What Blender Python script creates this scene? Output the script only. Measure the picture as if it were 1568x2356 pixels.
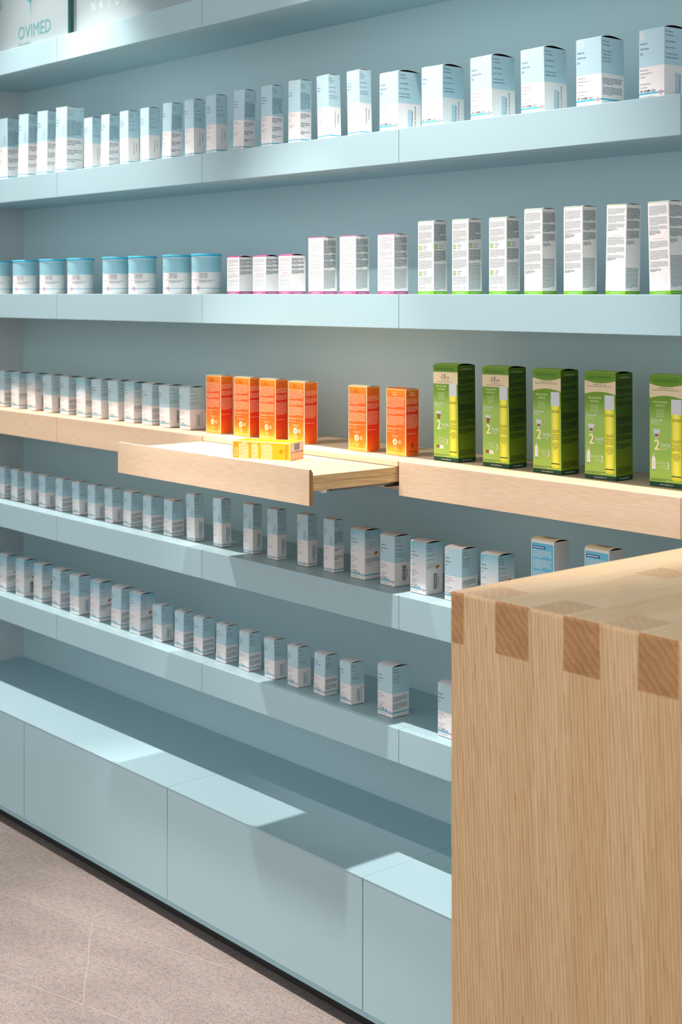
import bpy, bmesh, math, random
from math import sin, cos, pi, radians, atan2
from mathutils import Vector, Matrix
random.seed(7)
for o in list(bpy.data.objects): bpy.data.objects.remove(o)
SC = bpy.context.scene
COL = SC.collection

# ------------------------------------------------------------------ camera, world, lights
EYE = 1.70                       # camera height; shelf heights below are measured from it
PSI = 0.7056
cam = bpy.data.cameras.new('camera'); cam_o = bpy.data.objects.new('camera', cam); COL.objects.link(cam_o)
cam_o.location = (0, 0, EYE); cam_o.rotation_euler = (pi/2, 0, pi/2 - PSI)
cam.sensor_fit = 'HORIZONTAL'; cam.sensor_width = 36.0
cam.lens = 3352.4/1568*36.0
cam.shift_y = (673.9-1178)/1568
cam.clip_start = 0.05; cam.clip_end = 60
cam.dof.use_dof = True; cam.dof.focus_distance = 3.15; cam.dof.aperture_fstop = 10
SC.camera = cam_o
SC.view_settings.view_transform = 'Standard'; SC.view_settings.look = 'None'
SC.view_settings.gamma = 1; SC.view_settings.use_curve_mapping = False
SC.view_settings.exposure = 0.0

world = bpy.data.worlds.new('world'); SC.world = world; world.use_nodes = True
bg = world.node_tree.nodes['Background']
bg.inputs[0].default_value = (1.0, 0.985, 1.01, 1); bg.inputs[1].default_value = 1.03

def spot(name, loc, target, watts, angle, blend, rad, colr):
    l = bpy.data.lights.new(name, 'SPOT'); l.energy = watts; l.spot_size = radians(angle); l.spot_blend = blend
    l.shadow_soft_size = rad; l.color = colr
    o = bpy.data.objects.new(name, l); COL.objects.link(o); o.location = loc
    d = Vector(target)-Vector(loc); o.rotation_euler = d.to_track_quat('-Z', 'Y').to_euler()
    return o
WARM = (1.0, 0.925, 0.885)
# two high ceiling spots washing straight down over the shelf fronts
spot('ceiling_spot_far',  (-4.76, 1.55, EYE+2.90), (-3.62, 2.10, EYE-1.33), 880, 37, 0.6, 0.034, WARM)
spot('ceiling_spot_near', (-2.36, 1.55, EYE+2.90), (-2.42, 2.10, EYE-1.33), 880, 37, 0.6, 0.034, WARM)
# two small spots close to the upper shelves
spot('shelf_spot_far',  (-3.92, 1.93, EYE+1.14), (-3.88, 2.33, EYE+0.60), 16, 62, 0.9, 0.02, WARM)
spot('shelf_spot_near', (-2.52, 1.93, EYE+1.14), (-2.50, 2.33, EYE+0.45), 9, 62, 0.9, 0.02, WARM)
# a spot further into the room, aimed at the wooden display shelf
spot('ceiling_spot_room', (-3.20, 1.05, EYE+1.45), (-2.85, 2.45, EYE-0.44), 85, 30, 0.6, 0.03, (1.0, 0.94, 0.90))

# soft fill light added to brighten the wooden counter top
spot('counter_fill', (-0.9, 1.1, EYE+1.9), (-1.0, 1.75, EYE-0.44), 38, 50, 1.0, 0.12, (1.0, 0.93, 0.86))

# ------------------------------------------------------------------ materials
def lin(c): return tuple((v/255/12.92 if v/255 <= .04045 else ((v/255+.055)/1.055)**2.4) for v in c)
MAT = {}
def mat(name, rgb, rough=.5, spec=.4, metal=0.0):
    if name in MAT: return MAT[name]
    m = bpy.data.materials.new(name); m.use_nodes = True
    b = m.node_tree.nodes['Principled BSDF']
    b.inputs['Base Color'].default_value = (*lin(rgb), 1); b.inputs['Roughness'].default_value = rough
    b.inputs['Specular IOR Level'].default_value = spec; b.inputs['Metallic'].default_value = metal
    MAT[name] = m; return m
def N(nt, t, **kw):
    n = nt.nodes.new(t)
    for k, v in kw.items():
        if k.startswith('i_'): n.inputs[int(k[2:])].default_value = v
        else: setattr(n, k, v)
    return n
def ramp(nt, fac, stops):
    r = nt.nodes.new('ShaderNodeValToRGB'); nt.links.new(fac, r.inputs[0])
    while len(r.color_ramp.elements) < len(stops): r.color_ramp.elements.new(.5)
    for e, (p, c) in zip(r.color_ramp.elements, stops): e.position = p; e.color = (*lin(c), 1)
    return r.outputs[0]
def lacquer(name, rgb, rough):
    m = mat(name, rgb, rough, .45); nt = m.node_tree; b = nt.nodes['Principled BSDF']
    tc = N(nt, 'ShaderNodeTexCoord'); n = N(nt, 'ShaderNodeTexNoise'); n.inputs['Scale'].default_value = 260
    bp = N(nt, 'ShaderNodeBump'); bp.inputs['Strength'].default_value = .03; bp.inputs['Distance'].default_value = .001
    nt.links.new(tc.outputs['Object'], n.inputs['Vector']); nt.links.new(n.outputs[0], bp.inputs['Height'])
    nt.links.new(bp.outputs[0], b.inputs['Normal'])
    return m
LACQ = lacquer('pale_blue_lacquer', (167, 197, 204), .40)
WALLM = lacquer('blue_wall_paint', (178, 208, 213), .6)
SIDEM = lacquer('side_wall_paint', (196, 208, 210), .6)
TOEM = lacquer('toe_kick_lacquer', (158, 200, 208), .5)
DARKST = mat('black_stone', (42, 42, 44), .5)
GAPM = mat('dark_gap', (60, 92, 98), .7)

def wood(name, grain, light, dark, freq, tint=.25, rough=.45, dist=2.2, rings=False, staves=None, stretch=.06, mixf=.5, contrast=(.25,.8), bd='DIAGONAL'):
    """ash: growth lines run along `grain`; staves = width of glued strips, each its own tint"""
    m = bpy.data.materials.new(name); m.use_nodes = True; nt = m.node_tree; b = nt.nodes['Principled BSDF']
    L = nt.links.new
    tc = N(nt, 'ShaderNodeTexCoord'); sep = N(nt, 'ShaderNodeSeparateXYZ'); L(tc.outputs['Object'], sep.inputs[0])
    ax = {'X': 0, 'Y': 1, 'Z': 2}[grain]
    mp = N(nt, 'ShaderNodeMapping'); sc = [1, 1, 1]
    if not rings: sc[ax] = stretch
    mp.inputs['Scale'].default_value = sc; L(tc.outputs['Object'], mp.inputs['Vector'])
    vec = mp.outputs[0]
    if staves:
        cross = sep.outputs[{'X': 1, 'Y': 0, 'Z': 0}[grain]] if grain != 'X' else sep.outputs[1]
        a = N(nt, 'ShaderNodeMath', operation='SUBTRACT'); L(cross, a.inputs[0]); a.inputs[1].default_value = staves[1]
        d = N(nt, 'ShaderNodeMath', operation='DIVIDE'); L(a.outputs[0], d.inputs[0]); d.inputs[1].default_value = staves[0]
        fl = N(nt, 'ShaderNodeMath', operation='FLOOR'); L(d.outputs[0], fl.inputs[0])
        wn = N(nt, 'ShaderNodeTexWhiteNoise', noise_dimensions='1D'); L(fl.outputs[0], wn.inputs['W'])
        mu = N(nt, 'ShaderNodeVectorMath', operation='SCALE'); L(wn.outputs['Color'], mu.inputs[0]); mu.inputs['Scale'].default_value = 3.0
        ad = N(nt, 'ShaderNodeVectorMath', operation='ADD'); L(mp.outputs[0], ad.inputs[0]); L(mu.outputs[0], ad.inputs[1]); vec = ad.outputs[0]
    w = N(nt, 'ShaderNodeTexWave', wave_type='RINGS' if rings else 'BANDS', bands_direction=bd, wave_profile='SAW')
    if rings: w.rings_direction = 'Y'
    w.inputs['Scale'].default_value = freq; w.inputs['Distortion'].default_value = dist
    w.inputs['Detail'].default_value = 3; w.inputs['Detail Scale'].default_value = 1.3 if not rings else 4; w.inputs['Detail Roughness'].default_value = .55
    L(vec, w.inputs['Vector'])
    n2 = N(nt, 'ShaderNodeTexNoise'); n2.inputs['Scale'].default_value = 18; n2.inputs['Detail'].default_value = 4; L(vec, n2.inputs['Vector'])
    n3 = N(nt, 'ShaderNodeTexNoise'); n3.inputs['Scale'].default_value = 420; n3.inputs['Detail'].default_value = 2; L(vec, n3.inputs['Vector'])
    c1 = ramp(nt, w.outputs['Fac'], [(contrast[0], light), (contrast[1], dark)])
    mid = tuple((a+c)/2 for a, c in zip(light, dark))
    c2 = ramp(nt, n2.outputs[0], [(.3, tuple(min(255, v*1.06) for v in light)), (.7, mid)])
    mx = N(nt, 'ShaderNodeMix', data_type='RGBA', blend_type='MIX'); mx.inputs[0].default_value = 1-mixf
    L(c1, mx.inputs[6]); L(c2, mx.inputs[7])
    c3 = ramp(nt, n3.outputs[0], [(.35, (236, 232, 226)), (.65, (255, 255, 255))])
    m2 = N(nt, 'ShaderNodeMix', data_type='RGBA', blend_type='MULTIPLY'); m2.inputs[0].default_value = .7
    L(mx.outputs[2], m2.inputs[6]); L(c3, m2.inputs[7]); out = m2.outputs[2]
    if staves:
        c4 = ramp(nt, wn.outputs['Value'], [(0, (248, 244, 238)), (1, (255, 255, 255))])
        m3 = N(nt, 'ShaderNodeMix', data_type='RGBA', blend_type='MULTIPLY'); m3.inputs[0].default_value = 1
        L(out, m3.inputs[6]); L(c4, m3.inputs[7]); out = m3.outputs[2]
    L(out, b.inputs['Base Color']); b.inputs['Roughness'].default_value = rough; b.inputs['Specular IOR Level'].default_value = .35
    MAT[name] = m; return m
ASH_X = wood('ash_shelf', 'X', (234, 208, 178), (216, 181, 142), 75, rough=.5, contrast=(.3, 1.0), bd='Z', dist=3.0)
ASH_Y = wood('ash_tray_side', 'Y', (226, 188, 138), (196, 146, 92), 60, rough=.5, contrast=(.5, .95), dist=6)
ASH_END = wood('ash_end_grain_shelf', 'Y', (176, 128, 84), (138, 92, 56), 70, rings=False, rough=.6, stretch=1)
BLK_Z = wood('ash_counter_upright', 'Z', (240, 206, 160), (190, 136, 80), 104, rough=.42, staves=(.0635, -1.5075), dist=4.5, stretch=.045, contrast=(.55, 1.0), mixf=.72)
BLK_Y = wood('ash_counter_top', 'Y', (248, 216, 182), (228, 188, 146), 60, rough=.36, staves=(.0635, -1.5075), dist=2.2, stretch=.04, contrast=(.3, 1))
BLK_END = wood('ash_counter_end_grain', 'Y', (204, 154, 102), (160, 112, 68), 38, rings=False, rough=.5, stretch=1, dist=5, contrast=(.2, .9))

BLK_TEND = wood('ash_counter_tenon_grain', 'Y', (228, 192, 156), (210, 170, 130), 38, rough=.4, stretch=1, dist=4, contrast=(.2, .9))

def granite():
    m = bpy.data.materials.new('granite_slabs'); m.use_nodes = True; nt = m.node_tree; b = nt.nodes['Principled BSDF']; L = nt.links.new
    tc = N(nt, 'ShaderNodeTexCoord')
    mp = N(nt, 'ShaderNodeMapping'); mp.inputs['Rotation'].default_value = (0, 0, radians(-15.5)); L(tc.outputs['Object'], mp.inputs['Vector'])
    st = N(nt, 'ShaderNodeMapping'); st.inputs['Scale'].default_value = (.55, 1.3, 1); L(mp.outputs[0], st.inputs['Vector'])
    n1 = N(nt, 'ShaderNodeTexNoise'); n1.inputs['Scale'].default_value = 330; n1.inputs['Detail'].default_value = 5; n1.inputs['Roughness'].default_value = .75; L(st.outputs[0], n1.inputs['Vector'])
    n2 = N(nt, 'ShaderNodeTexNoise'); n2.inputs['Scale'].default_value = 95; n2.inputs['Detail'].default_value = 6; n2.inputs['Roughness'].default_value = .7; L(st.outputs[0], n2.inputs['Vector'])
    n3 = N(nt, 'ShaderNodeTexNoise'); n3.inputs['Scale'].default_value = 6; n3.inputs['Detail'].default_value = 4; L(st.outputs[0], n3.inputs['Vector'])
    c1 = ramp(nt, n1.outputs[0], [(.36, (72, 69, 68)), (.5, (136, 128, 124)), (.64, (196, 189, 183))])
    c2 = ramp(nt, n2.outputs[0], [(.40, (94, 92, 95)), (.5, (133, 125, 121)), (.60, (160, 130, 106))])
    c3 = ramp(nt, n3.outputs[0], [(.3, (228, 224, 224)), (.7, (255, 254, 252))])
    a = N(nt, 'ShaderNodeMix', data_type='RGBA'); a.inputs[0].default_value = .5; L(c1, a.inputs[6]); L(c2, a.inputs[7])
    d = N(nt, 'ShaderNodeMix', data_type='RGBA', blend_type='MULTIPLY'); d.inputs[0].default_value = 1; L(a.outputs[2], d.inputs[6]); L(c3, d.inputs[7])
    L(d.outputs[2], b.inputs['Base Color']); b.inputs['Roughness'].default_value = .75
    bp = N(nt, 'ShaderNodeBump'); bp.inputs['Strength'].default_value = .25; bp.inputs['Distance'].default_value = .002
    L(n1.outputs[0], bp.inputs['Height']); L(bp.outputs[0], b.inputs['Normal'])
    return m
GRAN = granite()
GROUT = mat('pale_joint', (168, 157, 151), .8)

def gradmat(name, stops, rough=.5, axis=1, noise=0):
    m = bpy.data.materials.new(name); m.use_nodes = True; nt = m.node_tree; b = nt.nodes['Principled BSDF']; L = nt.links.new
    uv = N(nt, 'ShaderNodeUVMap'); s = N(nt, 'ShaderNodeSeparateXYZ'); L(uv.outputs[0], s.inputs[0]); f = s.outputs[axis]
    if noise:
        n = N(nt, 'ShaderNodeTexNoise'); n.inputs['Scale'].default_value = 2.2; n.inputs['Detail'].default_value = 2; L(uv.outputs[0], n.inputs['Vector'])
        q = N(nt, 'ShaderNodeMath', operation='MULTIPLY_ADD'); L(n.outputs[0], q.inputs[0]); q.inputs[1].default_value = noise; L(f, q.inputs[2]); f = q.outputs[0]
        q2 = N(nt, 'ShaderNodeMath', operation='SUBTRACT'); L(f, q2.inputs[0]); q2.inputs[1].default_value = noise/2; f = q2.outputs[0]
    L(ramp(nt, f, stops), b.inputs['Base Color']); b.inputs['Roughness'].default_value = rough; b.inputs['Specular IOR Level'].default_value = .35
    MAT[name] = m; return m

P = dict(
 white=mat('carton_white', (240, 235, 232), .5, .3), blue=mat('carton_pale_blue', (184, 216, 225), .5, .3),
 tinblue=mat('tin_pale_blue', (150, 204, 216), .4, .4), grid=mat('print_grid', (204, 228, 234), .5, .3), num=mat('print_pale_digit', (236, 224, 220), .5, .3),
 numb=mat('print_blue_digit', (92, 186, 208), .5, .3), ink=mat('print_dark_teal', (22, 62, 78), .5, .3),
 tealt=mat('print_mid_teal', (58, 104, 122), .5, .3), soft=mat('print_grey_teal', (104, 128, 142), .5, .3), cyan=mat('print_cyan', (58, 178, 206), .5, .3),
 red=mat('print_red', (214, 72, 62), .5, .3), patch=mat('print_patch', (186, 208, 218), .5, .3),
 karto=mat('print_light_blue', (128, 194, 216), .5, .3), potato=mat('print_orange_brown', (206, 122, 48), .5, .3),
 inner=mat('cardboard_inside_shaded', (46, 44, 42), .9, .1), board=mat('cardboard_raw', (214, 206, 196), .7, .2),  # inner: unlit cardboard, its shade painted into the colour
 mauve=mat('print_mauve', (176, 84, 132), .5, .3), green=mat('print_fresh_green', (118, 186, 32), .5, .3),
 dash=mat('print_fine_text', (96, 124, 128), .6, .2), dashl=mat('print_light_text', (146, 166, 168), .6, .2), cream=mat('print_cream', (255, 238, 196), .5, .3),
 oink=mat('print_brown', (96, 52, 16), .5, .3), dgreen=mat('print_bottle_green', (26, 74, 48), .5, .3),
 beige=mat('print_beige', (222, 206, 170), .5, .3), olive=mat('print_deep_olive', (46, 74, 10), .5, .3),
 yel=mat('print_yellow', (232, 226, 40), .45, .3), ltext=mat('print_pale_green', (214, 226, 178), .5, .3),
 capg=mat('print_cap_grey', (206, 212, 216), .4, .3), brown=mat('print_jar_brown', (150, 84, 58), .5, .3),
 navy=mat('print_navy', (24, 96, 148), .5, .3), bluep=mat('print_mid_blue', (112, 196, 224), .5, .3),
 black=mat('print_black', (18, 20, 24), .5, .3), lid=mat('lid_blue', (70, 196, 228), .35, .4),
 paleo=mat('print_pale_orange', (244, 190, 148), .5, .3), olinkt=mat('print_khaki', (120, 128, 40), .5, .3),
 kgrad=gradmat('print_fade_blue', [(0, (240, 235, 232)), (.35, (214, 228, 232)), (1, (140, 200, 216))]),
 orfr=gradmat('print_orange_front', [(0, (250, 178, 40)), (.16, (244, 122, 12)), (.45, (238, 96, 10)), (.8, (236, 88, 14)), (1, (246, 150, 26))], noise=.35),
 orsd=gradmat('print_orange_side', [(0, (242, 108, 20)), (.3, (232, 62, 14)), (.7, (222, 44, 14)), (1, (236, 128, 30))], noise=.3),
 yelor=gradmat('print_yellow_orange', [(0, (250, 176, 22)), (.4, (248, 166, 10)), (1, (242, 138, 8))], noise=.3),
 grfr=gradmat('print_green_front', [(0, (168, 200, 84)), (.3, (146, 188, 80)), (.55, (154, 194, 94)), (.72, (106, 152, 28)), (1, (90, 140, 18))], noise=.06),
 grsd=gradmat('print_green_side_shaded', [(0, (108, 132, 14)), (.3, (86, 116, 8)), (.55, (56, 86, 4)), (1, (70, 106, 12))], noise=.06),  # side print darkened to olive, the shade of that face painted in
 bgrad=gradmat('print_blue_fade_low', [(0, (70, 160, 186)), (.55, (196, 208, 212)), (1, (206, 204, 200))]),
 bottle=gradmat('print_bottle', [(0, (196, 196, 20)), (.25, (240, 236, 70)), (.5, (246, 243, 110)), (.8, (232, 228, 40)), (1, (190, 184, 20))], axis=0),
)

# ------------------------------------------------------------------ mesh helpers
class MB:
    def __init__(s): s.v = []; s.f = []; s.m = []; s.uv = []; s.mats = []
    def mi(s, m):
        if m not in s.mats: s.mats.append(m)
        return s.mats.index(m)
    def face(s, pts, m, uv=None):
        b = len(s.v); s.v += [tuple(p) for p in pts]; s.f.append(tuple(range(b, b+len(pts)))); s.m.append(s.mi(m))
        s.uv.append(uv or [(0, 0)]*len(pts))
    def box(s, a, b, m, mats=None):
        x0, y0, z0 = a; x1, y1, z1 = b; mats = mats or {}
        q = {'-y': [(x0,y0,z0),(x1,y0,z0),(x1,y0,z1),(x0,y0,z1)], '+y': [(x1,y1,z0),(x0,y1,z0),(x0,y1,z1),(x1,y1,z1)],
             '-x': [(x0,y1,z0),(x0,y0,z0),(x0,y0,z1),(x0,y1,z1)], '+x': [(x1,y0,z0),(x1,y1,z0),(x1,y1,z1),(x1,y0,z1)],
             '+z': [(x0,y0,z1),(x1,y0,z1),(x1,y1,z1),(x0,y1,z1)], '-z': [(x0,y1,z0),(x1,y1,z0),(x1,y0,z0),(x0,y0,z0)]}
        for k, p in q.items():
            if mats.get(k, m) is None: continue
            s.face(p, mats.get(k, m), [(0,0),(1,0),(1,1),(0,1)])
    def build(s, name, parent=None, weld=False, smooth=False):
        me = bpy.data.meshes.new(name); me.from_pydata(s.v, [], s.f)
        for m in s.mats: me.materials.append(m)
        me.polygons.foreach_set('material_index', s.m)
        ul = me.uv_layers.new(name='UVMap'); i = 0
        flat = []
        for u in s.uv:
            for p in u: flat += [p[0], p[1]]
        ul.data.foreach_set('uv', flat)
        me.update()
        if weld:
            bm = bmesh.new(); bm.from_mesh(me); bmesh.ops.remove_doubles(bm, verts=bm.verts, dist=1e-5)
            bmesh.ops.recalc_face_normals(bm, faces=bm.faces); bm.to_mesh(me); bm.free()
        if smooth: me.polygons.foreach_set('use_smooth', [True]*len(me.polygons))
        o = bpy.data.objects.new(name, me); COL.objects.link(o)
        if parent: o.parent = parent
        return o
def bevel_box(name, a, b, m, r, parent=None, seg=2, edges=None):
    """box with rounded edges; edges=callable(v0,v1)->bool picks which"""
    bm = bmesh.new(); x0, y0, z0 = a; x1, y1, z1 = b
    vs = [bm.verts.new(p) for p in [(x0,y0,z0),(x1,y0,z0),(x1,y1,z0),(x0,y1,z0),(x0,y0,z1),(x1,y0,z1),(x1,y1,z1),(x0,y1,z1)]]
    for q in [(0,3,2,1),(4,5,6,7),(0,1,5,4),(1,2,6,5),(2,3,7,6),(3,0,4,7)]: bm.faces.new([vs[i] for i in q])
    es = [e for e in bm.edges if edges is None or edges(e.verts[0].co, e.verts[1].co)]
    bmesh.ops.bevel(bm, geom=es, offset=r, segments=seg, profile=.5, affect='EDGES')
    me = bpy.data.meshes.new(name); bm.to_mesh(me); bm.free(); me.materials.append(m)
    o = bpy.data.objects.new(name, me); COL.objects.link(o)
    if parent: o.parent = parent
    return o
def tag(o, label=None, cat=None, group=None, kind=None):
    if label: o['label'] = label
    if cat: o['category'] = cat
    if group: o['group'] = group
    if kind: o['kind'] = kind
    return o
def empty(name, loc=(0,0,0), rot=(0,0,0)):
    o = bpy.data.objects.new(name, None); COL.objects.link(o); o.location = loc; o.rotation_euler = rot
    o.empty_display_size = .05; return o
_tc = {}
def glyphs(s):
    if s in _tc: return _tc[s]
    c = bpy.data.curves.new('t', 'FONT'); c.body = s; c.size = 1; c.resolution_u = 2
    o = bpy.data.objects.new('t', c); me = o.to_mesh()
    r = ([(v.co.x, v.co.y) for v in me.vertices], [tuple(p.vertices) for p in me.polygons])
    w = max([v[0] for v in r[0]] or [0]); o.to_mesh_clear(); bpy.data.objects.remove(o); bpy.data.curves.remove(c)
    _tc[s] = (r[0], r[1], w); return _tc[s]

class Face:
    """prints rectangles, words and lettering on one face; fm(u,v,lift)->xyz"""
    def __init__(s, mb, fm, w, h, wrap=1): s.mb, s.fm, s.w, s.h, s.wrap = mb, fm, w, h, wrap
    def rect(s, u0, v0, u1, v1, m, l=1):
        n = max(1, int(s.wrap*(u1-u0)/s.w+.99)) if s.wrap > 1 else 1
        for i in range(n):
            a = u0+(u1-u0)*i/n; b = u0+(u1-u0)*(i+1)/n
            s.mb.face([s.fm(a,v0,l), s.fm(b,v0,l), s.fm(b,v1,l), s.fm(a,v1,l)], P[m], [(i/n,0),((i+1)/n,0),((i+1)/n,1),(i/n,1)])
    def poly(s, pts, m, l=1): s.mb.face([s.fm(u,v,l) for u, v in pts], P[m], [(u/s.w, v/s.h) for u, v in pts])
    def disc(s, u, v, r, m, l=2, n=14): s.poly([(u+r*cos(2*pi*i/n), v+r*sin(2*pi*i/n)) for i in range(n)], m, l)
    def ring(s, u, v, r, t, m, l=2, n=16):
        for i in range(n):
            a, b = 2*pi*i/n, 2*pi*(i+1)/n
            s.poly([(u+r*cos(a), v+r*sin(a)), (u+r*cos(b), v+r*sin(b)), (u+(r-t)*cos(b), v+(r-t)*sin(b)), (u+(r-t)*cos(a), v+(r-t)*sin(a))][::1], m, l)
    def text(s, t, u, v, size, m, l=3, xs=.86, rot=0, align='l', shear=0):
        vs, fs, w = glyphs(t); off = 0 if align == 'l' else (w/2 if align == 'c' else w); b = len(s.mb.v); mi = s.mb.mi(P[m])
        for x, y in vs:
            a, c = (x-off+y*shear)*size*xs, y*size
            if rot == 90: a, c = -c, a
            elif rot == -90: a, c = c, -a
            s.mb.v.append(tuple(s.fm(u+a, v+c, l)))
        for f in fs:
            s.mb.f.append(tuple(b+i for i in f)); s.mb.m.append(mi); s.mb.uv.append([(0,0)]*len(f))
    def para(s, u0, v1, u1, v0, lh, m, fill=1.0, last=.5, l=2, rot=0, hgt=.5, rnd=None):
        """fine print: rows of word-length dashes from v1 down to v0"""
        R = rnd or random; v = v1-lh; k = 0
        while v >= v0-1e-6:
            lastline = v-lh < v0-1e-6
            end = u0+(u1-u0)*(last if lastline else fill*R.uniform(.93, 1)); u = u0
            while u < end-lh*.4:
                ww = min(R.uniform(.9, 3.6)*lh, end-u)
                s.rect(u, v+lh*.2, u+ww, v+lh*(.2+hgt), m, l) if not rot else s.rect(v+lh*.2, u, v+lh*(.2+hgt), u+ww, m, l)
                u += ww+lh*.42
            v -= lh
def faces4(mb, w, d, h):
    e = .00007
    return dict(
      front=Face(mb, lambda u,v,l: (-w/2+u, -d/2-e*l, v), w, h), side=Face(mb, lambda u,v,l: (w/2+e*l, -d/2+u, v), d, h),
      back=Face(mb, lambda u,v,l: (w/2-u, d/2+e*l, v), w, h), left=Face(mb, lambda u,v,l: (-w/2-e*l, d/2-u, v), d, h))
# ------------------------------------------------------------------ cartons
DIM = dict(big=(.053,.054,.1215), sm=(.044,.042,.1035), lo=(.0425,.031,.1325), sal=(.046,.038,.161), lot=(.067,.055,.211), lot2=(.067,.062,.211), xl=(.0665,.073,.1415),
 mauS=(.054,.047,.1), mauT=(.0585,.0455,.1435), grM=(.052,.0435,.1695), grT=(.0508,.046,.1835), gr=(.0822,.0567,.225), blue=(.065,.048,.177), orange=(.0695,.0435,.162))
DIM['or'] = DIM['orange']

def shell(mb, w, d, h, m):
    """four printed walls standing on a slightly inset bottom, open at the top, the inside coloured dark as shade"""
    z0 = .0012
    mb.box((-w/2,-d/2,z0), (w/2,d/2,h), m, {'+z': None, '-z': P['board']})
    t = .0006
    for p in ([(-w/2+t,-d/2+t,h-.004),(w/2-t,-d/2+t,h-.004),(w/2-t,d/2-t,h-.004),(-w/2+t,d/2-t,h-.004)],):
        mb.face(p, P['inner'])
    # wall thickness seen from above / inside
    for a, b in (((-w/2,-d/2),(w/2,-d/2)), ((w/2,-d/2),(w/2,d/2)), ((w/2,d/2),(-w/2,d/2)), ((-w/2,d/2),(-w/2,-d/2))):
        ia = (a[0]*(1-2*t/w), a[1]*(1-2*t/d)); ib = (b[0]*(1-2*t/w), b[1]*(1-2*t/d))
        mb.face([(*a,h),(*b,h),(*ib,h),(*ia,h)], P['board'])
        mb.face([(*ib,h),(*ib,h-.004),(*ia,h-.004),(*ia,h)], P['inner'])
    mb.box((-w/2+.0015,-d/2+.0015,0), (w/2-.0015,d/2-.0015,z0), P['board'])
def flap(w, d, h, m, arch, marks=None, edge='board'):
    """lid flap hinged at the front wall, bowed upwards along the depth"""
    mb = MB(); n = 8; t = .0005
    def z(k): s = k/n; return h+.0002+arch*math.sin(pi*s**.8)
    for k in range(n):
        y0, y1 = -d/2+d*k/n, -d/2+d*(k+1)/n; a, b = z(k), z(k+1)
        mb.face([(-w/2,y0,a),(w/2,y0,a),(w/2,y1,b),(-w/2,y1,b)], m)
        mb.face([(-w/2,y0,a-t),(-w/2,y1,b-t),(w/2,y1,b-t),(w/2,y0,a-t)], P['inner'])
        mb.face([(w/2,y0,a-t),(w/2,y1,b-t),(w/2,y1,b),(w/2,y0,a)], P[edge])
        mb.face([(-w/2,y1,b-t),(-w/2,y0,a-t),(-w/2,y0,a),(-w/2,y1,b)], P[edge])
    mb.face([(-w/2,-d/2,z(0)-t),(w/2,-d/2,z(0)-t),(w/2,-d/2,z(0)),(-w/2,-d/2,z(0))], m)
    mb.face([(w/2,d/2,z(n)-t),(-w/2,d/2,z(n)-t),(-w/2,d/2,z(n)),(w/2,d/2,z(n))], m)
    if marks:      # printed reference lines on the lid
        for j in range(3):
            yy = -d/2+d*(.3+.14*j); s = (.3+.14*j); zz = h+.0002+arch*math.sin(pi*s**.8)
            zz2 = h+.0002+arch*math.sin(pi*(s+.05)**.8)
            mb.face([(-w*.2,yy,zz+.0002),(w*.32,yy,zz+.0002),(w*.32,yy+d*.05,zz2+.0002),(-w*.2,yy+d*.05,zz2+.0002)], P[marks])
    return mb

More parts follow.
